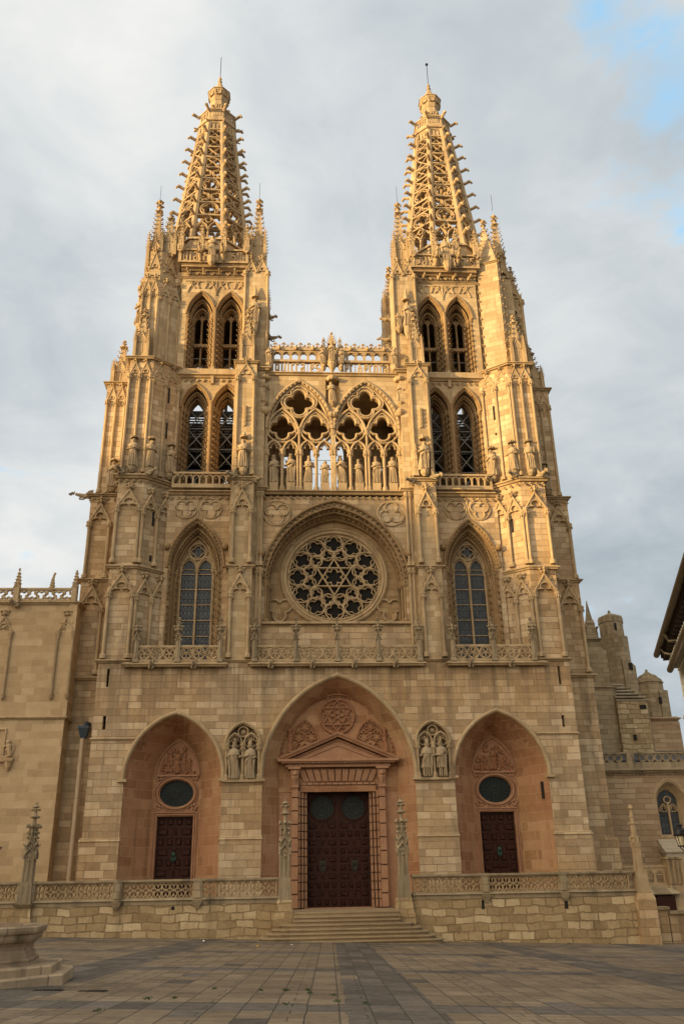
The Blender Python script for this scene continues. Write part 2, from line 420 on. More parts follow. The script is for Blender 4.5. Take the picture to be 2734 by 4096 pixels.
def stone(name, dark, mid, pale, bw=.95, bh=.47, mortar=(.30,.22,.13), msize=.012, bump=.5, wob=.02, stain=.5, blocks=True, rough=.9, grain=9.0, soot=(.16,.12,.08), soot_at=.62, hue=None, mdark=.55, tint=(1.0,.925,.79), drip=None):
    m, t, b = new_mat(name)
    uv, ob = wall_uv(t)
    big = t.noise(ob, .16, 5, .6)
    med = t.noise(ob, 1.3, 5, .65)
    fine = t.noise(ob, grain, 4, .7)
    st = t.noise(t.vmath('MULTIPLY', ob, (1.1,1.1,.09)), 1.0, 5, .65)
    if blocks:
        wv = t.vmath('SCALE', t.vmath('SUBTRACT', (t.noise(ob,.9,3),1), (.5,.5,.5)), wob*4)
        wv2 = t.vmath('SCALE', t.vmath('SUBTRACT', (t.noise(ob,4.0,3),1), (.5,.5,.5)), wob)
        co = t.vmath('ADD', t.vmath('ADD', uv, wv), wv2)
        br = t.add('ShaderNodeTexBrick', {'Vector':co,'Color1':(0,0,0),'Color2':(1,1,1),'Mortar':(.5,.5,.5),'Scale':1.0,'Mortar Size':msize,'Mortar Smooth':.25,'Bias':0.0,'Brick Width':bw,'Row Height':bh}, offset=.5, squash=1.35, squash_frequency=3)
        tone = t.math('ADD', t.math('ADD', t.math('MULTIPLY',(br,0),.34), .08), t.math('MULTIPLY',(med,0),.5))
    else:
        tone = t.math('ADD', t.math('MULTIPLY',(med,0),.75), .12)
    tone = t.math('ADD', tone, t.math('MULTIPLY', t.math('SUBTRACT',(fine,0),.5), .35))
    c = (t.ramp(tone, [(.22,dark),(.5,mid),(.78,pale)]), 0)
    if hue: c = t.mix(t.rng((big,0),.42,.62), c, t.mix(1.0, c, hue, 'MULTIPLY'))
    c = t.mix(t.math('MULTIPLY', t.rng((big,0),.3,.7,.0,1.0), .35), c, t.mix(1.0, c, (.72,.68,.62), 'MULTIPLY'))
    sm = t.math('MULTIPLY', t.rng((st,0),soot_at,soot_at+.2), stain, clamp=True)
    sm = t.math('MULTIPLY', sm, t.rng((med,0),.3,.6))
    c = t.mix(sm, c, soot)
    if blocks:
        rest = t.math('MULTIPLY', t.math('GREATER_THAN',(br,0),.8), t.rng((t.noise(ob,.33,3),0),.48,.6))
        c = t.mix(t.math('MULTIPLY',rest,.32), c, tuple(min(1,x*1.12) for x in pale))
        jn = t.rng((t.noise(ob,.75,4,.7),0),.36,.6,.25,1.1)
        c = t.mix(t.math('MULTIPLY',t.math('MULTIPLY',(br,1),jn),mdark,clamp=True), c, mortar)
    if drip:
        zz = t.add('ShaderNodeSeparateXYZ', {0:ob})
        dr = t.noise(t.vmath('MULTIPLY', ob, (1.7,1.7,.06)), 1.0, 5, .7)
        dm = t.math('MULTIPLY', t.rng((zz,2),drip[0]-drip[1],drip[0]-.4), t.math('LESS_THAN',(zz,2),drip[0]))
        dm = t.math('MULTIPLY', dm, t.rng((dr,0),.45,.66))
        c = t.mix(t.math('MULTIPLY',dm,.95), c, soot)
    c = t.mix(1.0, c, tint, 'MULTIPLY')
    t.set(b, 'Base Color', c); t.set(b, 'Roughness', rough); t.set(b, 'Specular IOR Level', .2)
    h = t.math('ADD', t.math('MULTIPLY',(fine,0),.35), t.math('MULTIPLY',(med,0),.5))
    if blocks: h = t.math('SUBTRACT', h, t.math('MULTIPLY',(br,1),1.0)); h = t.math('ADD', h, t.math('MULTIPLY',(br,0),.25))
    bp = t.add('ShaderNodeBump', {'Height':h,'Strength':bump,'Distance':.05})
    t.set(b, 'Normal', bp)
    return m
def plain(name, col, rough=.6, metal=0.0, var=.25, scale=6.0, bump=.1, spec=.3):
    m, t, b = new_mat(name)
    tc = t.add('ShaderNodeTexCoord'); n = t.noise((tc,'Object'), scale, 5, .65)
    c = t.mix(t.math('MULTIPLY',(n,0),var*2), tuple(x*(1+var*.6) for x in col), tuple(x*(1-var) for x in col))
    t.set(b,'Base Color',c); t.set(b,'Roughness',t.rng((n,0),.2,.8,rough-.1,min(1,rough+.1))); t.set(b,'Metallic',metal); t.set(b,'Specular IOR Level',spec)
    if bump: t.set(b,'Normal',t.add('ShaderNodeBump',{'Height':(n,0),'Strength':bump,'Distance':.03}))
    return m
M = {}
M['ashlar'] = stone('ashlar_stone',(.245,.178,.108),(.405,.31,.202),(.56,.462,.335),bw=.92,bh=.46,msize=.019,stain=1.0,soot_at=.5,mortar=(.2,.14,.085),mdark=.6,bump=.8,hue=(1.05,.96,.85),drip=(17.7,4.2),tint=(1.08,1.015,.9))
M['wing'] = stone('golden_ashlar',(.35,.25,.155),(.46,.35,.225),(.54,.425,.29),bw=.86,bh=.5,msize=.014,stain=.5,mortar=(.54,.44,.31))
M['tower'] = stone('tower_ashlar',(.32,.24,.15),(.44,.345,.225),(.55,.455,.32),bw=.8,bh=.44,msize=.014,bump=.5,stain=.95,soot_at=.52,mortar=(.22,.16,.1),mdark=.5)
M['carved'] = stone('carved_limestone',(.28,.205,.125),(.42,.325,.21),(.56,.46,.325),blocks=False,bump=1.0,stain=1.0,grain=14.0,soot=(.13,.10,.07),soot_at=.5)
M['patina_shade'] = stone('brown_patina_shaded_limestone',(.185,.125,.068),(.30,.21,.118),(.43,.32,.195),blocks=False,bump=1.0,stain=.9,grain=14.0,soot=(.1,.072,.045),soot_at=.5)  # brown patina, darkened further so the colour carries the shade of recesses
M['patina_shade_wall'] = stone('brown_patina_shaded_ashlar',(.23,.155,.085),(.33,.235,.135),(.42,.315,.195),bw=.85,bh=.46,msize=.018,stain=.8,mortar=(.17,.115,.065),mdark=.6)  # coursed stone behind the rose, recess shade mixed into its brown patina
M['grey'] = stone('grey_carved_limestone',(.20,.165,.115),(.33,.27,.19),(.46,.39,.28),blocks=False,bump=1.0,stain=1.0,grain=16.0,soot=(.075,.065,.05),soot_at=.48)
M['statue'] = stone('statue_limestone',(.27,.205,.135),(.37,.295,.205),(.46,.385,.285),blocks=False,bump=.4,stain=.6,grain=18.0,soot=(.19,.15,.1),soot_at=.56)
M['red'] = stone('red_portal_stone',(.235,.118,.066),(.35,.19,.11),(.43,.265,.165),bw=1.05,bh=.6,msize=.02,mortar=(.5,.34,.24),mdark=.6,stain=.85,soot_at=.54,soot=(.14,.075,.05),hue=(1.12,1.28,1.25))
M['redplain'] = stone('red_marble_trim',(.28,.15,.095),(.37,.215,.14),(.46,.295,.205),blocks=False,bump=.35,stain=.35,soot=(.2,.1,.06))
M['redcarved'] = stone('red_carved_relief',(.2,.095,.055),(.31,.16,.095),(.4,.23,.145),blocks=False,bump=.7,stain=.5,soot=(.1,.05,.03))
M['rubble'] = stone('rough_base_blocks',(.22,.16,.09),(.4,.305,.185),(.6,.5,.345),bw=.78,bh=.43,mortar=(.2,.145,.08),msize=.036,bump=1.0,wob=.1,stain=.9,soot=(.1,.08,.055),soot_at=.55,mdark=.8,grain=7.0)
M['step'] = stone('worn_step_stone',(.24,.185,.12),(.36,.285,.19),(.45,.37,.26),bw=1.6,bh=3.0,msize=.012,bump=.5,stain=.6,soot=(.1,.08,.06))
M['grime'] = stone('weathered_grey_ashlar',(.21,.165,.11),(.33,.27,.185),(.43,.36,.26),bw=.8,bh=.42,mortar=(.2,.16,.11),msize=.018,bump=.8,wob=.03,stain=.8,soot=(.09,.075,.055),soot_at=.5)
M['brown'] = stone('brown_chapel_stone',(.27,.19,.125),(.37,.27,.185),(.46,.36,.26),bw=1.1,bh=.38,mortar=(.2,.15,.1),msize=.022,bump=.8,wob=.05,stain=.5)
M['dark'] = plain('dark_interior',(.02,.016,.012),.9,bump=0)
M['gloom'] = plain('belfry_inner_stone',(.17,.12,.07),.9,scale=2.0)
M['metal'] = plain('grey_steel',(.22,.2,.17),.5,.0)
M['iron'] = plain('black_iron',(.018,.017,.016),.45,.6,spec=.5)
M['bronze'] = plain('dark_bronze',(.045,.04,.028),.45,.8)
M['pipe'] = plain('cream_downpipe_paint',(.40,.30,.19),.55)
M['lead'] = plain('weathered_lead',(.04,.055,.07),.5,.3,scale=3.0)
M['gutter'] = plain('dull_copper_gutter',(.12,.095,.055),.4,.7)
M['white'] = plain('cream_white_paint',(.72,.66,.54),.5,var=.1)
M['whitegreen'] = plain('verdigris',(.03,.07,.05),.6)
M['timber'] = plain('dark_eave_timber',(.045,.028,.02),.8)
M['leaf'] = plain('yellow_leaf',(.6,.36,.02),.7)
M['paper'] = plain('white_paper',(.78,.77,.74),.8,var=.06)
M['weed'] = plain('weed_green',(.032,.05,.014),.8)
M['rooftile'] = plain('clay_roof_tile',(.32,.14,.07),.85)
M['plaster'] = plain('house_plaster',(.46,.36,.24),.9,scale=1.0)
M['slate'] = stone('stone_slabs',(.28,.25,.2),(.42,.38,.31),(.52,.48,.41),bw=.9,bh=.5,msize=.015,stain=.6)
def glass_mat(name, col, cell, lead=.09, diag=True):
    m, t, b = new_mat(name)
    uv, ob = wall_uv(t)
    s = t.add('ShaderNodeSeparateXYZ',{0:uv})
    def line(v, c, w):
        f = t.math('ABSOLUTE', t.math('SUBTRACT', t.math('FRACT', t.math('DIVIDE', v, c)), .5))
        return t.math('LESS_THAN', f, w)
    a = line((s,0),cell,lead); h = line((s,1),cell*1.6,lead*.7)
    k = t.math('MAXIMUM', a, h)
    if diag:
        k = t.math('MAXIMUM', k, line(t.math('ADD',(s,0),t.math('MULTIPLY',(s,1),.62)),cell,lead)); k = t.math('MAXIMUM', k, line(t.math('SUBTRACT',(s,0),t.math('MULTIPLY',(s,1),.62)),cell,lead))
    n = t.noise(ob, 1.1, 3); q = t.noise(ob, 7.0, 2)
    c = t.mix(t.rng((n,0),.4,.65), col, tuple(x*2.2 for x in col))
    t.set(b,'Base Color',t.mix(k, c, (.02,.02,.02))); t.set(b,'Roughness',t.math('ADD',t.math('MULTIPLY',k,.5),.12)); t.set(b,'Specular IOR Level',.4)
    t.set(b,'Normal',t.add('ShaderNodeBump',{'Height':t.math('ADD',(q,0),t.math('MULTIPLY',(n,0),2.0)),'Strength':.35,'Distance':.08}))
    return m
M['glass'] = glass_mat('leaded_glass',(.028,.033,.033),.3)
M['roseglass'] = plain('dark_rose_glass',(.014,.012,.01),.6,spec=.06)
M['wheelglass'] = plain('dark_green_glass',(.016,.021,.019),.45,spec=.12)
M['pane'] = plain('window_pane',(.05,.06,.07),.1,bump=0,spec=.6)
M['lampglass'] = plain('frosted_lamp_glass',(.62,.52,.33),.3)
def door_mat():
    m, t, b = new_mat('dark_red_door_wood')
    tc = t.add('ShaderNodeTexCoord'); n = t.noise(t.vmath('MULTIPLY',(tc,'Object'),(14,14,1.2)),1.0,5,.6)
    t.set(b,'Base Color',(t.ramp((n,0),[(.3,(.02,.0065,.004)),(.7,(.055,.017,.009))]),0)); t.set(b,'Roughness',.55); t.set(b,'Specular IOR Level',.15)
    t.set(b,'Normal',t.add('ShaderNodeBump',{'Height':(n,0),'Strength':.25,'Distance':.02}))
    return m
M['door'] = door_mat()
M['leadbar'] = plain('window_lead_bars',(.05,.053,.046),.7)
M['groove'] = plain('dark_joint_grooves',(.12,.06,.04),.9)
M['basin'] = stone('fountain_stone',(.25,.19,.135),(.38,.305,.225),(.47,.39,.3),bw=1.15,bh=2.0,msize=.02,mortar=(.12,.09,.06),mdark=.7,stain=.9,soot=(.1,.08,.05),soot_at=.52,bump=.7)
M['hill'] = plain('dry_grass_hill',(.10,.10,.045),.95,scale=.2)
def paving():
    m, t, b = new_mat('plaza_slabs')
    tc = t.add('ShaderNodeTexCoord')
    mp = t.add('ShaderNodeMapping',{'Vector':(tc,'Object'),'Rotation':(0,0,radians(2.4))})
    p = (mp,0); s = t.add('ShaderNodeSeparateXYZ',{0:p})
    # stack-bonded long joints along y, courses along x
    uv = t.vmath('ADD', p, t.vmath('SCALE', t.vmath('SUBTRACT',(t.noise(p,1.5,3),1),(.5,.5,.5)), .05))
    br = t.add('ShaderNodeTexBrick',{'Vector':uv,'Color1':(0,0,0),'Color2':(1,1,1),'Mortar':(.5,.5,.5),'Scale':1.0,'Mortar Size':.016,'Mortar Smooth':.3,'Brick Width':.58,'Row Height':1.15},offset=0.0,squash=1.0)
    br2 = t.add('ShaderNodeTexBrick',{'Vector':t.vmath('ADD',uv,(.1,.37,0)),'Color1':(0,0,0),'Color2':(1,1,1),'Mortar':(.5,.5,.5),'Scale':1.0,'Mortar Size':.02,'Mortar Smooth':.3,'Brick Width':2.9,'Row Height':.575},offset=.33,squash=1.4,squash_frequency=2)
    def band(v, off, per, w):
        f = t.math('FRACT', t.math('DIVIDE', t.math('ADD', v, off), per)); return t.math('LESS_THAN', f, w/per)
    edge = t.math('MULTIPLY', t.math('SUBTRACT',(t.noise(p,.8,2),0),.5), .25)
    bx = band(t.math('ADD',(s,0),edge), .45, 7.85, 1.72); by = band((s,1), 42.6, 10.6, 1.45)
    big = t.noise(p,.22,4); med = t.noise(p,1.7,5,.7); fine = t.noise(p,30,3,.7); sp = t.noise(p,90,2)
    rnd = t.add('ShaderNodeTexWhiteNoise',{'Vector':t.vmath('FLOOR',t.vmath('DIVIDE',uv,(.58,1.15,1))),},noise_dimensions='2D')
    tone = t.math('ADD', t.math('MULTIPLY',(br,0),.3), t.math('ADD', t.math('MULTIPLY',(br2,0),.22), t.math('MULTIPLY',(med,0),.5)))
    tan_ = (t.ramp(tone,[(.2,(.12,.086,.05)),(.5,(.19,.14,.085)),(.85,(.27,.205,.13))]),0)
    gry = (t.ramp(t.math('ADD',t.math('MULTIPLY',(fine,0),.5),t.math('MULTIPLY',(br,0),.5)),[(.2,(.066,.054,.042)),(.5,(.105,.087,.068)),(.85,(.155,.128,.1))]),0)
    gm = t.math('MAXIMUM', bx, by)
    odd = t.math('GREATER_THAN', (rnd,0), .955); gm = t.math('MAXIMUM', t.math('MULTIPLY', gm, t.math('LESS_THAN',(rnd,0),.93)), odd)
    c = t.mix(gm, tan_, gry)
    c = t.mix(t.math('MULTIPLY',t.rng((big,0),.4,.7),.5), c, t.mix(1.0,c,(.6,.6,.6),'MULTIPLY'))
    wear = t.noise(p,3.4,6,.75)
    c = t.mix(t.math('MULTIPLY',t.rng((wear,0),.5,.64),.7), c, t.mix(1.0,c,(.55,.54,.54),'MULTIPLY'))
    c = t.mix(t.math('MULTIPLY',t.rng((wear,0),.46,.34),.5), c, t.mix(1.0,c,(1.4,1.4,1.38),'MULTIPLY'))
    c = t.mix(t.math('MULTIPLY',t.rng((sp,0),.6,.75),.25), c, (.32,.28,.22))
    j = t.math('MAXIMUM',(br,1),t.math('MULTIPLY',(br2,1),.75))
    c = t.mix(t.math('MULTIPLY',j,.85), c, (.035,.03,.02))
    t.set(b,'Base Color',c); t.set(b,'Roughness',t.rng((med,0),.3,.7,.62,.85)); t.set(b,'Specular IOR Level',.3)
    h = t.math('SUBTRACT', t.math('ADD',t.math('MULTIPLY',(fine,0),.3),t.math('MULTIPLY',(br,0),.3)), j)
    t.set(b,'Normal',t.add('ShaderNodeBump',{'Height':h,'Strength':.55,'Distance':.03}))
    return m
M['paving'] = paving()

# ---- camera, light, sky -------------------------------------------------------
cam = bpy.data.cameras.new('camera'); co = bpy.data.objects.new('camera', cam); COL.objects.link(co)
th, ps, ro = radians(23.2), radians(3.603), radians(-1.0984)
yw = Matrix(((cos(ps),sin(ps),0),(-sin(ps),cos(ps),0),(0,0,1)))
f0 = yw @ Vector((0,cos(th),sin(th))); u0 = yw @ Vector((0,-sin(th),cos(th))); r0 = yw @ Vector((1,0,0))
rr = cos(ro)*r0+sin(ro)*u0; uu = cos(ro)*u0-sin(ro)*r0
mw = Matrix((rr,uu,-f0)).transposed().to_4x4(); mw.translation = Vector((-3.247,-60,3.55))
co.matrix_world = mw
cam.sensor_fit = 'VERTICAL'; cam.sensor_height = 36; cam.lens = 36*1990/(4096*1568/2734)
cam.clip_start = .1; cam.clip_end = 3000
SC.camera = co
SAZ, SEL = radians(64), radians(6.0)
sd = Vector((-sin(SAZ)*cos(SEL), -cos(SAZ)*cos(SEL), sin(SEL)))
sl = bpy.data.lights.new('sun','SUN'); so = bpy.data.objects.new('sun', sl); COL.objects.link(so)
sl.energy = 5.0; sl.color = (1,.69,.30); sl.angle = radians(.9)
so.rotation_euler = sd.to_track_quat('Z','Y').to_euler(); so.location = (-100,-60,60)
W = bpy.data.worlds.new('World'); SC.world = W; W.use_nodes = True
t = NT(W.node_tree); bg = t.n['Background']
sky = t.add('ShaderNodeTexSky', sky_type='NISHITA', sun_disc=False, sun_elevation=SEL, sun_rotation=radians(244), altitude=860, air_density=1.0, dust_density=1.5, ozone_density=1.0)
tc = t.add('ShaderNodeTexCoord'); d = (tc,'Generated'); ds = t.add('ShaderNodeSeparateXYZ',{0:d})
pl = t.vmath('DIVIDE', d, t.add('ShaderNodeCombineXYZ',{0:t.math('ADD',t.math('MAXIMUM',(ds,2),0.0),.28),1:t.math('ADD',t.math('MAXIMUM',(ds,2),0.0),.28),2:1.0}))
n1 = t.noise(t.vmath('ADD',pl,(3.1,.7,0)), 1.15, 5, .5, .4); n2 = t.noise(t.vmath('ADD',pl,(9.7,4.2,0)), 2.6, 5, .52, .3)
n3 = t.noise(t.vmath('ADD',pl,(1.7,8.2,0)), 5.5, 6, .6, .5)
def lobe(v, k):
    L = Vector(v).normalized(); q = t.math('MAXIMUM', (t.vmath('DOT_PRODUCT', d, tuple(L)),'Value'), 0.0); return t.math('POWER', q, k)
# cloud tone: pale grey-blue to white, whiter to the upper left, darker low on the right
cl = t.math('ADD', t.math('MULTIPLY',(n1,0),.75), t.math('ADD', t.math('MULTIPLY',(n2,0),.5), t.math('MULTIPLY',(n3,0),.34)))
cl = t.math('SUBTRACT', cl, .24)
cl = t.math('ADD', cl, t.math('MULTIPLY', lobe((-.169,.605,.778),60), .12))
cl = t.math('ADD', cl, t.math('MULTIPLY', lobe((-.278,.884,.375),90), .13))
cl = t.math('SUBTRACT', cl, t.math('MULTIPLY', lobe((.372,.857,.357),45), .17))
cc = t.ramp(cl,[(.26,(.225,.262,.295)),(.42,(.315,.352,.378)),(.60,(.44,.462,.47)),(.82,(.62,.61,.585))])
gap = t.math('ADD', lobe((.385,.631,.673),190), t.math('ADD', t.math('MULTIPLY',lobe((.292,.564,.773),700),.9), t.math('ADD', t.math('MULTIPLY',lobe((.375,.60,.707),500),.6), t.math('ADD',t.math('MULTIPLY',lobe((-.289,.671,.682),200),.62), t.math('MULTIPLY',lobe((-.299,.849,.436),300),.6)))))
gap = t.rng(t.math('ADD', t.math('MULTIPLY',gap,.8), t.math('ADD', t.math('MULTIPLY', t.math('SUBTRACT',(n2,0),.54), 1.6), t.math('MULTIPLY', t.math('SUBTRACT',(n3,0),.5), 2.6))), .55, 1.05, 0, .95)
blue = t.vmath('SCALE', t.vmath('MULTIPLY', (sky,0), (1.0,1.0,1.0)), 1.0)
warm = t.math('ADD', t.math('MULTIPLY', lobe(sd,1.4), 1.1), t.math('MULTIPLY', lobe(sd,9), 1.3))
wc = t.vmath('SCALE', t.add('ShaderNodeCombineXYZ',{0:1.0,1:.80,2:.55}), (warm,0))
cloud = t.vmath('SCALE', t.vmath('ADD', (cc,0), wc), 10.0)
bl2 = t.vmath('ADD', (sky,0), (1.5,3.2,4.7))
colr = t.mix(gap, cloud, bl2)
t.set(bg,'Color',colr); bg.inputs['Strength'].default_value = .1
SC.view_settings.view_transform = 'Standard'; SC.view_settings.look = 'None'; SC.view_settings.exposure = .68; SC.view_settings.gamma = 1
# ================= CATHEDRAL ===================================================
CATH = thing('cathedral','large twin-spired gothic stone cathedral with rose window and pink recessed portals','cathedral',(0,3,2))
def part(name, mb, mat, parent=None, loc=(0,0,0), smooth=None, label=None):
    for m in (clusters(mb) if name in SPLIT else [mb]):
        o = m.build(name, M[mat], parent or CATH, loc, smooth)
        if label: o['label'] = label
    return o
ZT = 2.12      # terrace level
# ---- lower west wall with three portals
SPX = 10.95
side = dict(a=3.2, zs=10.1, za=14.3); cent = dict(a=5.1, zs=10.05, za=16.83)
def half_outline():
    pass
notch = lambda cx,a,zs,za: [(cx-a,ZT)]+arch(cx,a,zs,za,11)+[(cx+a,ZT)]
outer = [(-16.5,18.05),(-16.5,ZT)]+notch(-SPX,3.2,10.1,14.3)+notch(0,5.1,10.05,16.83)+notch(SPX,3.2,10.1,14.3)+[(16.5,ZT),(16.5,18.05)]
nich = [arch_hole(s*6.42,1.08,10.0,12.3,13.55,8) for s in (-1,1)]
slits = [rect(-15.86,-15.68,16.2,17.45),rect(-15.86,-15.64,13.35,14.25),rect(15.62,15.78,16.2,17.5),rect(15.5,15.7,13.25,14.05)]
w = MB(); w.plate(outer, nich+slits, 0, 1.2)
w.box(-16.5,-14.2,1.2,4,ZT,18.05); w.box(14.2,16.5,1.2,4,ZT,18.05)
for s in (-1,1):
    w.box(s*6.42-1.1,s*6.42+1.1,.55,1.1,9.9,13.6)
FW = part('facade_wall', w, 'ashlar')
sb = MB(); 
for r_ in slits: sb.box(r_[0][0],r_[1][0],.5,.6,r_[0][1],r_[2][1])
part('slit_window', sb, 'dark', FW)
for x0,x1 in ((-16.62,-14.12),(-7.78,-5.08),(5.08,7.78),(14.12,16.62)):
    p = MB(); p.box(x0,x1,-.12,.3,ZT,6.3); p.hexa([(x0-.06,-.2,6.3),(x1+.06,-.2,6.3),(x1+.06,.3,6.3),(x0-.06,.3,6.3),(x0,-.003,6.52),(x1,-.003,6.52),(x1,.3,6.52),(x0,.3,6.52)]); part('plinth', p, 'ashlar')
for pts_,z,h_,o_ in (([(-16.5,4),(-16.5,0),(-13.6,0)],12.62,.16,.09),([(13.6,0),(16.5,0),(16.5,4)],12.72,.16,.09),([(-16.5,5),(-16.5,0),(-14.55,0)],17.85,.22,.16),([(14.55,0),(16.5,0),(16.5,5)],17.85,.22,.16),([(-7.85,0),(-5.95,0)],17.85,.22,.16),([(5.95,0),(7.85,0)],17.85,.22,.16)):
    st = MB(); string(st, pts_, z, h_, o_); part('string_course', st, 'carved')
# ---- portal reveals
def reveal(mb, cx, ring):                      # ring: list of (a, zs, za, y)
    mb.loft([[(x,y,z) for x,z in arch_hole(cx,a,ZT,zs,za,11)] for a,zs,za,y in ring], closed=False)
def hood(mb, cx, a, zs, za, w_=.26, y=-.24, y1=.05):
    mb.sweep(arch(cx,a+.08,zs,za+.12,14), bar(w_,y,y1,.35))
    for sg in (-1,1): mb.box(cx+sg*(a+.1)-.3,cx+sg*(a+.1)+.3,y-.03,y1,zs-.18,zs)
def door_leaf_panels(mb, x0, x1, z0, z1, y, nx, nz, stag=True):
    cw, chh = (x1-x0)/nx, (z1-z0)/nz
    mb.box(x0,x1,y,y+.12,z0,z1)
    for i in range(nx+1): mb.box(max(x0,x0+i*cw-.06),min(x1,x0+i*cw+.06),y-.05,y+.02,z0,z1)
    for j in range(nz+1):
        zz = z0+j*chh; mb.box(x0+.003,x1-.003,y-.042,y+.02,max(z0,zz-.06),min(z1,zz+.06))
    for j in range(nz):
        wide = stag and j % 2
        cells = [(0,1)]*0
        if wide and nx >= 4: spans = [(0,1.45),(1.6,2.4),(2.55,4)] if nx == 4 else [(i,i+1) for i in range(nx)]
        else: spans = [(i,i+1) for i in range(nx)]
        for a,b in spans:
            xa, xb = x0+a*cw+.12, x0+b*cw-.12; za, zb = z0+j*chh+.13, z0+(j+1)*chh-.13
            if zb-za < .08: continue
            mb.hexa([(xa,y+.02,za),(xb,y+.02,za),(xb,y+.02,zb),(xa,y+.02,zb),(xa+.07,y-.11,za+.06),(xb-.07,y-.11,za+.06),(xb-.07,y-.11,zb-.06),(xa+.07,y-.11,zb-.06)])
for s in (-1,1):
    cx = s*SPX; q = MB()
    reveal(q, cx, [(3.2,10.1,14.3,.02),(3.0,10.15,14.1,.35),(2.3,10.35,13.6,1.35),(1.62,10.5,13.1,2.25),(1.5,10.5,12.95,2.3)])
    P = part('portal', q, 'red', label='pink side portal with oval wheel window over its door')
    h = MB(); hood(h, cx, 3.2, 10.1, 14.3); part('arch_molding', h, 'carved', P)
    h = MB(); h.plate(arch_hole(cx,1.52,ZT,10.5,12.97,10), [rect(cx-1.2,cx+1.2,ZT,7.92),circ(cx,9.4,1.14,28,.76)], 2.3, 2.6)
    for o in (1.28,1.42): h.sweep([(cx-o,ZT),(cx-o,7.94+(o-1.2)),(cx+o,7.94+(o-1.2)),(cx+o,ZT)], bar(.09,2.2,2.32))
    h.sweep(circ(cx,9.4,1.28,32,.78), bar(.16,2.12,2.32), True); h.sweep(circ(cx,9.4,1.44,32,.8), bar(.06,2.18,2.32), True)
    for i in range(7): h.box(cx-1.25+i*.37,cx-.98+i*.37,2.22,2.31,8.12,8.36)
    for sx in (-1,1):
        for zz in (8.5,10.45):
            for k in range(5): h.ball((cx+sx*(1.22+.16*cos(k*1.3)),2.24,zz+.16*sin(k*1.3)),.11,6,4)
    h.sweep(arch(cx,1.5,10.55,12.9,10), bar(.1,2.14,2.32)); h.box(cx-1.45,cx+1.45,2.1,2.3,10.5,10.6)
    part('door_surround', h, 'redplain', P)
    # relief: figure in clouds
    h = MB(); R = random.Random(31+s)
    m0 = h.M; h.M = Matrix.Translation((cx,2.22,10.72)); statue(h,1.5,5+s,'hood','raise',legs=False); h.M = m0
    for k in range(95):
        zz = 10.6+R.random()*1.95; lim = 1.32*(1-((zz-10.55)/2.3)**1.6)
        xx = cx+R.uniform(-lim,lim)
        if abs(xx-cx) < .33 and zz > 10.8: continue
        r_ = R.uniform(.09,.17); h.ball((xx,2.27,zz),r_,6,4,ry=.14)
    for k in range(6):
        for sg in (-1,1):
            m0 = h.M; h.M = Matrix.Translation((cx+sg*(.45+.2*(k%3)*.9),2.2,10.75+.42*(k//3)+.1*(k%2))); h.ball((0,-.02,.3),.075,6,4); h.tube([(0,0,.25),(.02,.0,.05),(0,0,0)],[.08,.09,.07],6); h.tube([(-.07,0,.2),(-.14*sg,-.05,.1)],.03,4); h.M = m0
    part('relief', h, 'redcarved', P, smooth=50)
    d = MB()
    door_leaf_panels(d, cx-1.2, cx+1.2, ZT+.02, 7.9, 2.62, 4, 9, True)
    if s > 0: d.box(cx-.62,cx+.62,2.52,2.63,ZT+.03,4.35); d.sweep([(cx-.72,ZT),(cx-.72,4.45),(cx+.72,4.45),(cx+.72,ZT)],bar(.1,2.48,2.6))
    D = part('door', d, 'door', label='dark red panelled door of a side portal')
    d = MB(); d.tube([(cx-.1,2.5,5.45),(cx-.14,2.46,5.2),(cx,2.44,5.08),(cx+.14,2.46,5.2),(cx+.1,2.5,5.45)],.04,6); d.ball((cx,2.5,5.55),.15,8,5); d.ball((cx,2.5,5.25),.1,6,4)
    part('knocker', d, 'whitegreen', D)
    g = MB(); g.plate(circ(cx,9.4,1.13,28,.76), [], 2.5, 2.54); G = part('wheel_window', g, 'wheelglass', label='dark oval window with thin radiating bars')
    g = MB()
    for k in range(18):
        a = 2*pi*k/18; g.tube([(cx+.26*cos(a),2.45,9.4+.76*.26*sin(a)),(cx+1.13*cos(a),2.45,9.4+.76*1.13*sin(a))],.012,4)
    for r_ in (.07,.26): g.sweep(circ(cx,9.4,r_,16,.8), bar(.035,2.43,2.47), True)
    for k in range(4): g.tube([(cx+.07*cos(k*pi/2),2.45,9.4+.05*sin(k*pi/2)),(cx+.26*cos(k*pi/2),2.45,9.4+.2*sin(k*pi/2))],.014,4)
    part('window_bars', g, 'leadbar', G)
# slit beside the right hand side portal reveal
g = MB(); g.hexa([(13.78,.42,8.6),(13.7,.6,8.6),(13.9,.7,8.6),(13.98,.5,8.6),(13.78,.42,9.7),(13.7,.6,9.7),(13.9,.7,9.7),(13.98,.5,9.7)]); part('slit_window', g, 'dark')
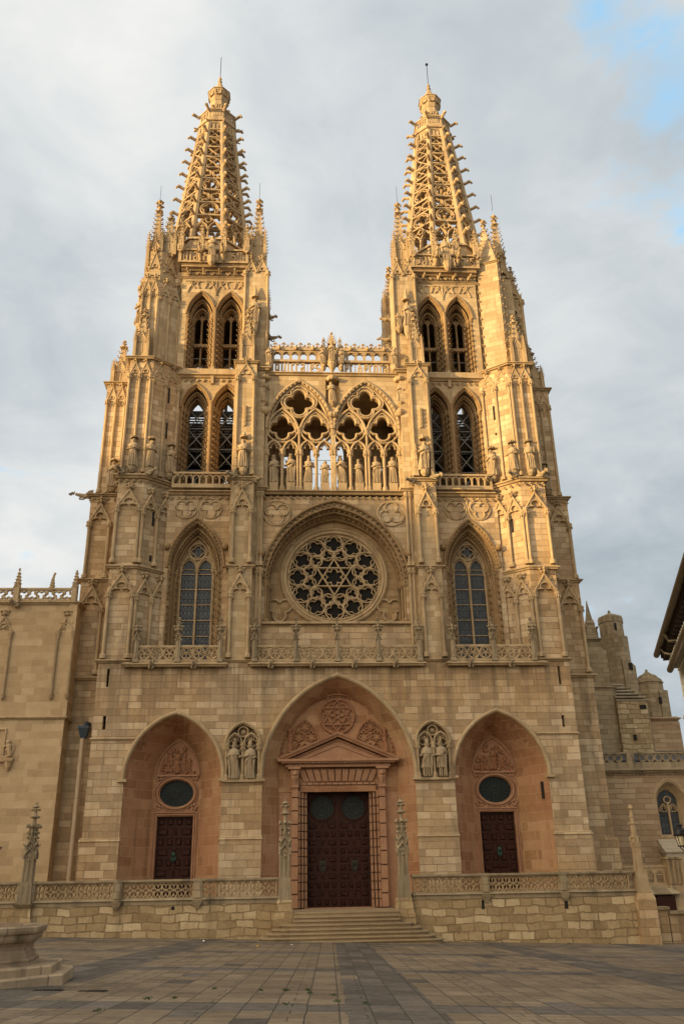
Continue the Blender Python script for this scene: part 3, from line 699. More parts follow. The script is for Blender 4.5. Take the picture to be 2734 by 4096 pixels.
# ---- great centre portal
q = MB(); reveal(q, 0, [(5.1,10.05,16.83,.02),(4.98,10.1,16.66,.2),(4.35,10.5,16.1,1.0),(4.05,10.7,15.95,1.32)])
P = part('portal', q, 'red', label='great pink centre portal with classical pediment')
q = MB(); hood(q, 0, 5.1, 10.05, 16.83, .3); part('arch_molding', q, 'carved', P)
wc_, wr = 14.32, 1.12
q = MB(); lob = [circ(sx*2.25+dx,12.95+dz,.36,14) for sx in (-1,1) for dx,dz in ((-.42,0),(.42,0),(0,.72))]
q.plate(arch_hole(0,4.1,9.3,10.7,16.0,12), [], 1.38, 1.6)
part('tympanum', q, 'red', P)
q = MB()
q.sweep(arch(0,3.98,11.6,15.86,14), bar(.14,1.2,1.4)); 
for x,z in arch(0,3.84,11.65,15.72,22): q.blob((x,1.26,z),.09,.09,.09)
q.sweep(circ(0,wc_,wr+.06,32), bar(.15,1.2,1.4), True)
for r0_ in (pi/2,-pi/2):
    q.sweep([(wr*cos(r0_+2*pi*k/3),wc_+wr*sin(r0_+2*pi*k/3)) for k in range(3)], bar(.11,1.22,1.4), True)
for k in range(6): q.sweep(circ(.36*cos(pi/6+k*pi/3),wc_+.36*sin(pi/6+k*pi/3),.2,12), bar(.07,1.24,1.4), True)
q.sweep(circ(0,wc_,.17,12), bar(.06,1.22,1.4), True); q.sweep(circ(0,wc_,.62,20), bar(.07,1.24,1.4), True)
for k in range(6): q.sweep(circ(.82*cos(k*pi/3),wc_+.82*sin(k*pi/3),.13,8), bar(.05,1.26,1.4), True)
for sx in (-1,1):
    q.sweep(arch(sx*2.25,.92,12.6,14.1,8), bar(.12,1.2,1.4))
    for dx,dz in ((-.42,.02),(.42,.02),(0,.72)): q.sweep(foil(sx*2.25+dx,12.95+dz,.36,6,pi/2,.32), bar(.07,1.22,1.4), True)
    for k in range(3): q.sweep(arch(sx*2.25+(k-1)*.42,.2,12.15,12.5,4), bar(.06,1.24,1.4))
    q.box(sx*3.28-.14,sx*3.28+.14,1.12,1.38,11.9,12.5); q.lathe([(.11,0),(.14,.5),(.2,.62),(.1,.7),(.16,1.0),(.04,1.15)],sx*3.28,1.25,8,12.4)
part('tracery', q, 'redcarved', P)
# flanking walls behind the pediment, pilasters and rusticated frame
q = MB()
for sx in (-1,1):
    q.box(min(sx*3.1,sx*4.12),max(sx*3.1,sx*4.12),1.42,1.7,ZT,11.3)
    for j in range(9): q.box(min(sx*2.72,sx*3.14),max(sx*2.72,sx*3.14),1.0,1.6,ZT+.85*j+.04,ZT+.85*(j+1)-.04)
    for k,(xa,ya) in enumerate(((2.1,1.75),(2.32,1.5),(2.54,1.25))):
        for j in range(14): q.box(min(sx*(xa+.012),sx*(xa+.17)),max(sx*(xa+.012),sx*(xa+.17)),ya,2.3,ZT+.52*j+.035,ZT+.52*(j+1)-.035)
for k,(zb,ya) in enumerate(((9.42,1.75),(9.58,1.5),(9.74,1.25))):
    for j in range(12): q.box(-2.1-k*.22+(4.2+k*.44)*j/12+.03,-2.1-k*.22+(4.2+k*.44)*(j+1)/12-.03,ya,2.3,zb+.015,zb+.125)
for j in range(11):
    a0,a1 = -2.45+4.9*j/11, -2.45+4.9*(j+1)/11; q.hexa([(a0*.97+.04,1.26,9.97),(a1*.97-.04,1.26,9.97),(a1*1.12-.04,1.06,10.72),(a0*1.12+.04,1.06,10.72),(a0*.97+.04,1.6,9.97),(a1*.97-.04,1.6,9.97),(a1*1.12-.04,1.6,10.72),(a0*1.12+.04,1.6,10.72)])
DS = part('door_surround', q, 'redplain', P)
q = MB()
q.box(-2.8,2.8,1.4,1.7,9.92,10.75)
for sx in (-1,1):
    q.box(min(sx*2.76,sx*3.1),max(sx*2.76,sx*3.1),1.1,1.6,ZT,9.8)
    for k,(xa,ya) in enumerate(((2.1,1.75),(2.32,1.5),(2.54,1.25))): q.box(min(sx*(xa+.004),sx*(xa+.19)),max(sx*(xa+.004),sx*(xa+.19)),ya+.09,2.31,ZT,9.42+k*.16)
for k,(zb,ya) in enumerate(((9.42,1.75),(9.58,1.5),(9.74,1.25))): q.box(-2.1-k*.22,2.1+k*.22,ya+.09,2.31,zb,zb+.155)
part('surround_joints', q, 'groove', P)
q = MB()
for sx in (-1,1):
    q.box(min(sx*2.68,sx*3.2),max(sx*2.68,sx*3.2),.86,1.4,9.55,9.7)
    q.frust(sx*2.94,1.1,9.7,10.7,.42,.58,.4,.75); q.blob((sx*2.94,.78,10.2),.24,.14,.4); q.ball((sx*2.94,.72,10.45),.18,8,5)
    q.box(min(sx*2.55,sx*3.4),max(sx*2.55,sx*3.4),.6,1.4,10.72,10.86)
q.box(-3.55,3.55,.78,1.42,10.86,11.02)
for k in range(40): q.box(-3.4+.174*k,-3.3+.174*k,.7,.8,11.02,11.1)
q.box(-3.85,3.85,.55,1.42,11.1,11.2); q.box(-4.1,4.1,.42,1.42,11.2,11.36)
q.prism([(-3.5,11.36),(3.5,11.36),(0,12.62)], .98, 1.42)
q.sweep([(-4.12,11.3),(0,13.02),(4.12,11.3)], [(-.17,1.42),(-.17,.62),(-.06,.55),(.0,.46),(.12,.42),(.16,1.42)])
q.sweep([(-2.9,11.5),(0,12.68),(2.9,11.5)], bar(.1,.86,1.1))
q.sweep([(-2.3,11.42),(0,12.3),(2.3,11.42)], bar(.07,.9,1.1))
part('pediment', q, 'redplain', P)
# doors of the centre portal
for s in (-1,1):
    d = MB(); x0,x1 = (-2.06,-.06) if s < 0 else (.06,2.06)
    door_leaf_panels(d, x0, x1, ZT+.03, 7.4, 2.42, 4, 10, True)
    d.plate(rect(x0,x1,7.4,9.5), [circ((x0+x1)/2,8.35,.82,28)], 2.38, 2.54)
    d.sweep(circ((x0+x1)/2,8.35,.86,30), bar(.12,2.32,2.5), True)
    for a in range(4):
        t_ = pi/4+a*pi/2; d.prism([((x0+x1)/2+1.18*cos(t_)-.12,8.35+1.1*sin(t_)-.1),((x0+x1)/2+1.18*cos(t_)+.12,8.35+1.1*sin(t_)-.1),((x0+x1)/2+1.18*cos(t_),8.35+1.1*sin(t_)+.12)],2.33,2.42)
    if s < 0: d.box(-.08,.08,2.33,2.5,ZT+.03,9.5)
    D = part('door', d, 'door', label=('left' if s < 0 else 'right')+' leaf of the tall dark red main door')
    g = MB(); g.plate(circ((x0+x1)/2,8.35,.82,28), [], 2.48, 2.5); part('wheel_window', g, 'wheelglass', D)
    g = MB(); cx = (x0+x1)/2
    for k in range(16):
        a = 2*pi*k/16; g.tube([(cx+.17*cos(a),2.45,8.35+.17*sin(a)),(cx+.82*cos(a),2.45,8.35+.82*sin(a))],.014,4)
        g.sweep(circ(cx+.6*cos(a+.2),8.35+.6*sin(a+.2),.12,8), bar(.02,2.44,2.47), True)
    for r_ in (.17,.45,.74): g.sweep(circ(cx,8.35,r_,20), bar(.025,2.43,2.47), True)
    part('window_bars', g, 'leadbar', D)
    g = MB(); cx += s*-.35*0; g.box(cx-.2,cx+.2,2.34,2.37,4.35,5.0); g.ball((cx,2.32,4.75),.11,8,5); g.tube([(cx-.1,2.3,4.7),(cx-.1,2.28,4.5),(cx,2.27,4.44),(cx+.1,2.28,4.5),(cx+.1,2.3,4.7)],.025,5)
    part('knocker', g, 'bronze', D)
q = MB(); q.box(-2.3,2.3,1.72,3,ZT-.3,ZT+.03); part('door_sill', q, 'redplain', P)
q = MB(); q.box(-5.05,5.05,2.56,2.9,9.3,17); part('portal_back_wall', q, 'redplain', P)
# ---- niches with paired statues on the piers
for s in (-1,1):
    cx = s*6.42; q = MB()
    q.sweep(arch(cx,1.17,12.28,13.72,10), bar(.2,-.2,.1,.35))
    q.box(cx-1.32,cx+1.32,-.24,.3,9.84,10.0)
    for x in (-1.08,0,1.08): column(q, cx+x, -.06, 10.0, 12.3, .09)
    for x in (-.54,.54):
        q.sweep(arch(cx+x,.48,12.3,13.0,7), bar(.12,-.12,.3)); q.sweep(foil(cx+x,12.45,.42,3,pi/2,.5), bar(.05,-.02,.3), True)
        q.ball((cx+x,.2,12.62),.16,8,6,rz=.21); q.blob((cx+x,.06,12.5),.09,.08,.12)   # small carved head
    q.sweep(circ(cx,13.1,.33,20), bar(.08,-.1,.3), True)
    for k in range(12): q.tube([(cx+.12*cos(k*pi/6),.1,13.1+.12*sin(k*pi/6)),(cx+.28*cos(k*pi/6),.14,13.1+.28*sin(k*pi/6))],.03,4)
    q.ball((cx,.12,13.1),.15,8,5)
    part('niche', q, 'carved')
# ---- balconies
def quat_panel(mb, x0, x1, z0, z1, y):
    n = max(1, round((x1-x0)/(z1-z0)/1.05)); cw = (x1-x0)/n; h = z1-z0
    mb.box(x0,x1,y-.09,y+.09,z1-.02,z1+.14); mb.box(x0,x1,y-.07,y+.07,z0-.16,z0)
    for i in range(n):
        cx = x0+cw*(i+.5); cz = (z0+z1)/2; R = min(cw,h)/2
        mb.sweep(circ(cx,cz,R*.96,18,h/2/R/.96*.97), bar(.085,y-.07,y+.07), True)
        for k in range(5):
            a = pi/2+2*pi*k/5; mb.sweep(circ(cx+R*.5*cos(a),cz+R*.5*sin(a),R*.34,9), bar(.055,y-.05,y+.05), True)
        mb.ball((cx,y,cz),R*.16,6,4)
        if i:
            xx = x0+cw*i; mb.sweep([(xx-.2,z1),(xx,cz),(xx-.2,z0)],bar(.06,y-.05,y+.05)); mb.sweep([(xx+.2,z1),(xx,cz),(xx+.2,z0)],bar(.06,y-.05,y+.05))
def balcony(posts, xe0, xe1):
    q = MB(); z0 = 17.78
    q.box(xe0,xe1,-.36,1.3,17.62,17.8); string(q, [(xe0,.2),(xe0,-.36),(xe1,-.36),(xe1,.2)], 17.5, .26, .14)
    B = part('balcony', q, 'carved')
    for a,b in zip(posts, posts[1:]):
        m = MB(); quat_panel(m, a+.15, b-.15, 18.0, 18.86, -.3); part('balustrade_panel', m, 'carved', B)
    for x in posts:
        m = MB(); m.box(x-.16,x+.16,-.5,-.08,17.8,19.5)
        m.box(x-.2,x+.2,-.54,-.04,17.8,18.05); m.tube([(x,-.52,18.1),(x,-.52,19.3)],.06,6)
        gablet(m, x-.2,x+.2,-.5,19.3,19.85,.07,.08,.07,True,fill=False)
        m.frust(x,-.29,19.5,20.75,.3,.08)
        for k in range(4):
            for sa in (-1,1): m.crock((x+sa*(.16-.03*k),-.29,19.7+.27*k),(sa,0,.7),.085); m.crock((x,-.29-(.16-.03*k),19.7+.27*k),(0,-1,.7),.085)
        finial(m, x, -.29, 20.6, .17)
        part('pinnacle', m, 'grey', B)
    m = MB()
    for a,b in zip(posts, posts[1:]):
        m0 = m.M; m.M = Matrix.Translation(((a+b)/2-.3,-.4,17.55)); beast(m,.62,.13); m.M = m0
    part('gargoyle', m, 'grey', B, smooth=50)
balcony([-13.92,-11.07,-8.16],-14.65,-7.8); balcony([-5.78,-2.89,0,2.89,5.78],-6.0,6.0); balcony([8.16,11.07,13.92],7.8,14.65)
# ---- rose bay ------------------------------------------------------------------
RZ, RR = 24.97, 3.5
q = MB(); q.plate(rect(-6.1,6.1,17.9,31.0), [arch_hole(0,5.22,21.0,24.0,30.25,14)], 1.0, 1.9); part('rose_wall', q, 'ashlar')
q = MB(); q.loft([[(x,y,z) for x,z in arch_hole(0,a,21.0,24.0,za,14)] for a,za,y in ((5.24,30.27,1.02),(5.1,30.0,1.35),(5.1,29.9,1.55),(4.96,29.6,2.0),(4.9,29.5,2.4))], closed=False)
for a,za,y,wd in ((5.5,30.62,.8,.2),(5.16,30.12,.95,.12),(5.02,29.86,1.35,.12),(4.9,29.55,2.05,.14)):
    q.sweep([(-a,21.2)]*0+arch(0,a,24.0,za,16), bar(wd,y-.08,y+.35,.35))
    for sg in (-1,1):
        if y > .9: column(q, sg*(a-.02), y+.12, 21.0, 24.2, .1)
for a,za,y in ((5.33,30.36,.93),(5.09,30.0,1.24),(4.96,29.7,1.78)):
    A = arch(0,a,24.0,za,20)
    for x,z in A[1:-1]: q.blob((x,y-.05,z),.14,.13,.13)
for sg in (-1,1): q.ball((sg*5.5,.75,26.3),.34,8,5); q.ball((sg*5.5,.55,26.15),.22,6,4)
part('rose_arch', q, 'patina_shade')
q = MB(); q.plate(arch_hole(0,4.92,20.9,24.0,29.52,14), [circ(0,RZ,RR,48,.965)], 2.4, 2.7); part('rose_surround', q, 'patina_shade_wall')
q = MB(); q.sweep(circ(0,RZ,RR+.3,56,.968), [(-.3,2.42),(-.26,2.24),(-.14,2.16),(-.04,2.3),(.06,2.2),(.16,2.22),(.22,2.42)], True)
for sg in (-1,1):                                 # blind trefoils in the lower corners
    q.sweep(foil(sg*4.12,22.42,.98,3,-pi/2,.5,8), bar(.14,2.22,2.42), True)
q.box(-5.45,5.45,.72,1.05,20.86,21.02)
RW = part('rose_window', q, 'carved')
q = MB(); S_ = .965
def P2(r_, a): return (r_*cos(a), RZ+S_*r_*sin(a))
Y0, Y1 = 2.36, 2.66
for k in range(12):
    a = pi/2+k*pi/6; c = P2(2.78,a)
    q.sweep(circ(c[0],c[1],.71,22,S_), bar(.105,Y0,Y1), True); q.sweep(foil(c[0],c[1],.63,4,a,.46,6,S_), bar(.06,Y0+.05,Y1), True)
    a2 = a+pi/12; c = P2(1.92,a2)
    q.sweep(circ(c[0],c[1],.47,16,S_), bar(.085,Y0+.02,Y1), True); q.sweep(foil(c[0],c[1],.39,3,a2,.5,6,S_), bar(.07,Y0+.06,Y1), True)
    c = P2(3.36,a2); q.sweep(circ(c[0],c[1],.12,6,S_), bar(.06,Y0+.05,Y1), True)
for r0_ in (pi/2,-pi/2): q.sweep([P2(1.5,r0_+2*pi*k/3) for k in range(3)], bar(.105,Y0-.02,Y1), True)
for k in range(6):
    a = pi/2+k*pi/3; q.sweep([P2(1.5,a),P2(2.1,a)], bar(.1,Y0,Y1))
q.sweep(foil(0,RZ,.72,6,pi/2,.34,6,S_), bar(.07,Y0+.04,Y1), True); q.sweep(circ(0,RZ,RR-.03,48,S_), bar(.12,Y0,Y1), True)
part('rose_tracery', q, 'carved', RW)
q = MB(); q.plate(circ(0,RZ,RR,48,S_), [], 2.62, 2.66); part('glass', q, 'roseglass', RW)
q = MB(); string(q, [(-6.1,1.0),(6.1,1.0)], 31.15, .36, .3, True); part('cornice', q, 'carved')
for sg in (-1,1):
    q = MB(); q.sweep(circ(sg*4.38,29.62,1.05,28,.96), bar(.12,.9,1.02), True); q.sweep(foil(sg*4.38,29.62,.98,3,(-pi/2 if sg < 0 else pi/2),.5,9,.96), bar(.12,.88,1.02), True)
    for k in range(3): q.ball((sg*4.38+.42*cos((pi/2 if sg < 0 else -pi/2)+k*2.094),.92,29.62+.4*sin((pi/2 if sg < 0 else -pi/2)+k*2.094)),.13,6,4)
    part('medallion', q, 'carved')
# ---- open gallery of kings -----------------------------------------------------------
GY = .9
q = MB(); hol = []
for sg in (-1,1): hol.append(arch_hole(sg*2.68,2.5,31.55,36.9,41.1,12))
hol += [rect(-.55,.55,39.25,41.45)]
q.plate(rect(-6.1,6.1,31.5,41.95), hol, GY, GY+.85); q.box(-.55,.55,GY+.55,GY+.84,39.2,41.5)
GW = part('gallery_wall', q, 'tower')
q = MB(); string(q, [(-6.0,GY),(6.0,GY)], 41.8, .3, .22); part('cornice', q, 'tower')
q = MB()
def ribarch(cx, a, zs, za, w_, y0, y1, n=9): q.sweep(arch(cx,a,zs,za,n), bar(w_,y0,y1,.35))
for sg in (-1,1):
    c = sg*2.68
    ribarch(c,2.62,36.9,41.32,.26,GY-.2,GY+.2,12); ribarch(c,2.38,36.9,40.95,.2,GY-.02,GY+.5,12)
    for i,(x,z) in enumerate(arch(c,2.52,36.9,41.16,13)[1:-1]): q.blob((x,GY-.16,z),.12,.1,.12)
    q.sweep(foil(c,39.35,1.22,4,pi/2,.47,8), bar(.22,GY+.02,GY+.5,.35), True); q.sweep(foil(c,39.35,1.44,4,pi/2,.47,8), bar(.12,GY-.04,GY+.4,.35), True)
    for d_ in (-1,1):
        e = c+d_*1.33
        ribarch(e,1.3,36.4,38.75,.2,GY-.05,GY+.5); ribarch(e,1.12,36.3,38.45,.1,GY+.02,GY+.5)
        q.sweep(foil(e,37.03,1.12,4,pi/2,.47,8), bar(.2,GY+.02,GY+.5,.35), True)
        q.sweep([(e-1.3,36.7)]+[(e+1.26*cos(pi+pi*k/10),36.95+1.26*sin(pi+pi*k/10)) for k in range(1,10)]+[(e+1.3,36.7)], bar(.12,GY,GY+.5,.35))
        for f_ in (-1,1):
            g = e+f_*.665; ribarch(g,.6,34.95,35.85,.18,GY-.02,GY+.5,6)
            q.sweep([(g-.5,35.0),(g-.36,35.25),(g-.2,35.22),(g-.22,35.42),(g,35.7),(g+.22,35.42),(g+.2,35.22),(g+.36,35.25),(g+.5,35.0)], bar(.07,GY+.1,GY+.4))
part('gallery_tracery', q, 'carved')
q = MB()
for i,x in enumerate((-5.33,-4.0,-2.68,-1.34,0,1.34,2.68,4.0,5.33)):
    big_ = i % 2 == 0
    for dx in ((-.12,.12) if big_ else (0,)): column(q, x+dx, GY+.12, 31.55, 35.0, .1 if big_ else .12)
    column(q, x, GY+.32, 31.55, 35.0, .11)
    if big_: q.lathe([(.1,0),(.1,1.75),(.2,1.95),(.2,2.05)],x,GY+.08,8,34.95)
for sg in (-1,1): q.ball((sg*.12,GY-.2,38.1),.28,8,5); q.ball((sg*5.42,GY-.25,38.35),.36,8,5)
part('gallery_colonnade', q, 'carved')
q = MB()
for x in (-4.65,-3.34,-2.0,-.68,.68,2.0,3.34,4.65): q.box(x-.33,x+.33,GY+.02,GY+.6,31.55,32.22)
part('statue_pedestal', q, 'carved')
# niche canopies either side of the gallery wall
q = MB()
for x in (0,-5.5,5.5):
    q.lathe([(.38,0),(.46,.08),(.5,.3),(.3,.36),(.12,.42)],x,GY-.12,8,41.28); q.lathe([(.06,0),(.22,.2),(.34,.34),(.34,.4)],x,GY-.18,8,38.85)
part('canopy', q, 'carved')
# vaulted room behind the gallery, open to the sky in the middle
q = MB(); q.plate(rect(-6.1,6.1,31.5,41.6), [arch_hole(-.2,1.45,31.6,38.3,39.9,7),arch_hole(-3.6,.55,31.6,33.9,34.7,5),arch_hole(3.4,.55,31.6,33.9,34.7,5),rect(-4.0,-3.45,36.6,38.0),rect(4.1,4.6,36.4,37.2)], 7.4, 8.1)
q.box(-6.1,6.1,1.76,8.1,40.6,41.7); q.box(-6.1,6.1,1.76,8.1,31.0,31.52)
for sg in (-1,1): q.box(min(sg*5.42,sg*6.1),max(sg*5.42,sg*6.1),1.76,7.4,31.52,40.6)
part('gallery_room', q, 'tower')
q = MB(); q.tube([(-5.3,1.5,34.4),(5.3,1.5,34.4)],.02,4); q.tube([(-5.3,1.5,33.2),(5.3,1.5,33.2)],.02,4); part('tie_rod', q, 'iron')
# ---- lettered parapet over the gallery ---------------------------------------------------
GL = {
 'i':(.32,[[(.16,0),(.16,1)]]), 'l':(.34,[[(.16,0),(.16,1.12)]]), 'u':(.6,[[(.16,1),(.16,.12)],[(.44,1),(.44,0)],[(.16,.1),(.44,.06)]]),
 'n':(.6,[[(.16,0),(.16,1)],[(.44,0),(.44,.9)],[(.16,.95),(.44,.9)]]), 'm':(.88,[[(.16,0),(.16,1)],[(.44,0),(.44,.9)],[(.72,0),(.72,.9)],[(.16,.95),(.72,.9)]]),
 'p':(.6,[[(.16,-.08),(.16,1)],[(.16,.92),(.44,.86),(.44,.3),(.2,.18)]]), 'c':(.46,[[(.38,.92),(.16,.84),(.16,.16),(.4,.06)]]), 'r':(.46,[[(.16,0),(.16,1)],[(.16,.86),(.4,.96)]]),
 'a':(.6,[[(.14,.9),(.44,.94),(.44,0)],[(.44,.5),(.16,.44),(.16,.08),(.44,.1)]]), 'e':(.5,[[(.4,.46),(.16,.5)],[(.16,.5),(.16,.84),(.4,.9),(.4,.5)],[(.16,.5),(.16,.14),(.42,.04)]]),
 's':(.56,[[(.44,.9),(.16,.86),(.16,.58),(.44,.44),(.44,.12),(.14,.06)]]), 't':(.44,[[(.16,1.08),(.16,.12),(.36,.04)],[(.04,.86),(.36,.86)]]), 'd':(.6,[[(.16,.62),(.16,.12),(.42,.06),(.46,.5),(.2,.98)]]),
 'o':(.6,[[(.16,.14),(.16,.86),(.44,.9),(.44,.1),(.16,.1)]]), 'x':(.5,[[(.1,0),(.42,1)],[(.1,1),(.42,0)]]), 'v':(.58,[[(.14,1),(.16,.2),(.3,.03),(.46,.2),(.44,.9)]]), 'b':(.6,[[(.16,1.1),(.16,.1)],[(.16,.1),(.44,.1),(.44,.7),(.18,.8)]]),
 'g':(.6,[[(.44,.96),(.44,-.04),(.16,-.06)],[(.44,.9),(.16,.86),(.16,.36),(.44,.3)]]), ' ':(.36,[[(.18,.1),(.18,.9)]]) }
def letters(mb, text, x0, x1, z0, h, y, th=.16):
    tot = sum(GL[c][0] for c in text); k = (x1-x0)/tot; x = x0
    for c in text:
        for st_ in GL[c][1]:
            path = [(x+px_*k, z0+pz*h*.93+.02*h) for px_,pz in st_]
            if c == ' ':
                for q_ in range(4): mb.blob((x+.18*k,y+.06,z0+h*(.2+.2*q_)),.07,.07,.1)
                continue
            mb.sweep(path, bar(th,y,y+.16,.15))
        x += GL[c][0]*k
q = MB(); q.box(-5.0,5.0,GY-.1,GY+.25,42.0,42.12); q.box(-5.0,5.0,GY-.12,GY+.26,43.1,43.3)
letters(q,'pulcra es',-4.75,-.98,42.12,.98,GY); letters(q,'et decora',.98,4.75,42.12,.98,GY)
for sg in (-1,1): q.box(min(sg*.84,sg*.96),max(sg*.84,sg*.96),GY-.1,GY+.2,42.1,43.1); q.box(min(sg*4.8,sg*5.0),max(sg*4.8,sg*5.0),GY-.1,GY+.2,42.1,43.1)
LP = part('lettered_parapet', q, 'carved', label='openwork parapet of blackletter stone letters')
q = MB()
for sg in (-1,1):
    for k in range(6):
        x = sg*(1.25+.72*k); q.frust(x,GY+.1,43.3,43.85,.22,.2); q.frust(x,GY+.1,43.85,44.05,.24,.46)
        q.blob((x-.28,GY+.05,43.98),.1,.08,.08); q.blob((x+.28,GY+.05,43.98),.1,.08,.08)
    q.box(min(sg*.7,sg*5.0),max(sg*.7,sg*5.0),GY-.1,GY+.3,44.04,44.18); q.box(min(sg*.7,sg*5.05),max(sg*.7,sg*5.05),GY-.18,GY+.3,44.18,44.42)
    for k in range(6):
        x = sg*(1.2+.7*k); z = 44.4
        q.sweep([(x-.3,z),(x,z+.36),(x+.3,z)], bar(.1,GY,GY+.16)); q.sweep([(x-.34,z+.34),(x-.12,z+.16),(x,z+.02),(x+.12,z+.16),(x+.34,z+.34)], bar(.08,GY+.02,GY+.14))
        for dx,dz in ((0,.62),(-.1,.52),(.1,.52),(-.34,.4),(.34,.4)): q.blob((x+dx,GY+.08,z+dz),.11,.11,.1)
        if k % 2: q.ball((x-sg*.35,GY-.25,44.35),.17,6,4); q.blob((x-sg*.35,GY-.38,44.25),.1,.12,.12)
part('crested_balustrade', q, 'carved', LP)
q = MB()                                                       # tabernacle behind the central statue
q.plate(arch_hole(0,.52,43.0,44.5,45.2,7), [], GY+.3, GY+.5); q.frust(0,GY+.35,45.0,46.1,.7,.1); finial(q,0,GY+.35,45.95,.17)
for k in range(4):
    for sa in (-1,1): q.crock((sa*(.3-.06*k),GY+.3,45.2+.22*k),(sa,0,.7),.1)
for sg in (-1,1): pinnacle(q, sg*.68, GY+.2, 43.9, 45.75, .26, cw=.09)
q.lathe([(.08,0),(.2,.25),(.38,.62),(.42,.72),(.36,.85),(.44,.95),(.4,1.02)],0,GY-.25,10,42.05)
for sg in (-1,1): q.lathe([(.06,0),(.2,.16),(.24,.4),(.16,.55),(.26,.62)],sg*.72,GY-.2,8,42.15); q.ball((sg*.72,GY-.4,42.55),.16,6,4)
for sg in (-1,1): q.lathe([(.06,0),(.26,.2),(.3,.4),(.36,.55)],sg*5.15,GY-.25,8,42.15)
part('tabernacle', q, 'carved')
# ================= TOWERS =========================================================
def lancet_stage(T, F, sx):
    """great two-light window of the first tower stage"""
    cx = 10.35; y = 1.2
    q = MB(F); q.plate(rect(7.3,12.7,17.9,31.4), [arch_hole(cx,2.0,17.95,25.2,29.0,11)], y, y+.8); part('tower_wall', q, 'ashlar', T)
    q = MB(F)
    q.loft([[(x,yy,z) for x,z in arch_hole(cx,a,17.95,25.3,za,11)] for a,za,yy in ((2.02,29.02,y+.02),(1.85,28.8,y+.5),(1.6,28.45,y+.9),(1.35,28.1,y+1.4))], closed=False)
    for a,za,yy,w_ in ((2.1,29.25,y-.14,.2),(1.95,28.95,y+.05,.14),(1.7,28.62,y+.5,.16),(1.42,28.2,y+1.0,.16)):
        q.sweep(arch(cx,a,25.3,za,12), bar(w_,yy-.04,yy+.35,.35))
    for a,za,yy in ((2.0,29.1,y-.02),(1.57,28.42,y+.72)):
        for x,z in arch(cx,a,25.3,za,14)[1:-1]: q.blob((x,yy-.05,z),.12,.12,.12)
    for sg in (-1,1):
        for k,(a,yy) in enumerate(((1.98,.15),(1.76,.62),(1.52,1.05))): column(q, cx+sg*a, y+yy, 17.95, 25.4, .1, cr=(-sg,-1) if k != 1 else None)
        q.ball((cx+sg*2.15,y-.15,26.9),.26,8,5)
    W_ = part('lancet_window', q, 'patina_shade', T)
    q = MB(F); yy = 2.6
    for x in (-1.28,0,1.28): q.sweep([(cx+x,17.95),(cx+x,25.9)], bar(.15,yy-.12,yy+.1,.35))
    column(q, cx, yy-.1, 18.0, 25.8, .08); column(q, cx-1.2, yy-.1, 18.0, 25.8, .07); column(q, cx+1.2, yy-.1, 18.0, 25.8, .07)
    for sg in (-1,1): q.sweep(arch(cx+sg*.62,.6,25.6,26.6,8), bar(.13,yy-.12,yy+.1)); q.sweep(arch(cx+sg*.62,.5,25.6,26.4,8), bar(.06,yy-.06,yy+.1))
    q.sweep(circ(cx,27.05,.66,22), bar(.16,yy-.14,yy+.1,.35), True); q.sweep(foil(cx,27.05,.5,4,pi/2,.46), bar(.08,yy-.08,yy+.1), True)
    q.sweep(arch(cx,1.3,25.5,27.95,11), bar(.16,yy-.12,yy+.1)); q.plate(arch(cx,1.3,25.6,28.05,11), [circ(cx,27.05,.6,18)]+[arch(cx+s_*.62,.52,25.65,26.45,6)+[] for s_ in (-1,1)], yy+.02, yy+.08)
    for k in range(6): q.box(cx-1.25,cx+1.25,yy,yy+.06,19.2+1.2*k,19.26+1.2*k)
    part('window_tracery', q, 'carved', T)
    q = MB(F); q.plate(arch_hole(cx,1.3,17.95,25.5,28.0,8), [], yy+.1, yy+.14); part('glass', q, 'glass', T)
    q = MB(F)
    q.sweep([(x,z) for x,z in circ(cx-.93,30.06,.84,24)], bar(.1,y-.1,y+.02), True); q.sweep(circ(cx+.93,30.06,.84,24), bar(.1,y-.1,y+.02), True)
    for sg in (-1,1): q.sweep(foil(cx+sg*.93,30.06,.78,3,-pi/2,.5,8), bar(.1,y-.12,y+.02), True); q.blob((cx+sg*.93,y-.06,30.4),.1,.1,.12)
    q.sweep([(cx,29.3),(cx,30.9)], bar(.1,y-.06,y+.02))
    part('medallion', q, 'carved', T)
    q = MB(F); string(q, [(7.4,y),(12.6,y)], 31.15, .36, .3, True); q.box(7.5,12.4,.7,2.6,31.6,31.85)
    part('cornice', q, 'carved', T)
    q = MB(F); yb = .95                                             # small arcaded parapet
    q.box(7.8,12.35,yb-.14,yb+.14,32.82,32.98); q.box(7.8,12.35,yb-.12,yb+.14,31.85,31.98)
    n = 9
    for k in range(n+1): q.box(7.8+4.55*k/n-.06,7.8+4.55*k/n+.06,yb-.08,yb+.08,31.95,32.6)
    for k in range(n): q.sweep([(7.8+4.55*(k+.5)/n+.2*cos(pi-pi*j/6),32.55+.2*sin(pi*j/6)) for j in range(7)], bar(.1,yb-.08,yb+.08)); q.prism([(7.8+4.55*k/n-.02,32.84),(7.8+4.55*k/n+.02,32.84),(7.8+4.55*k/n,32.5)],yb-.07,yb+.07)
    part('tower_parapet', q, 'carved', T)
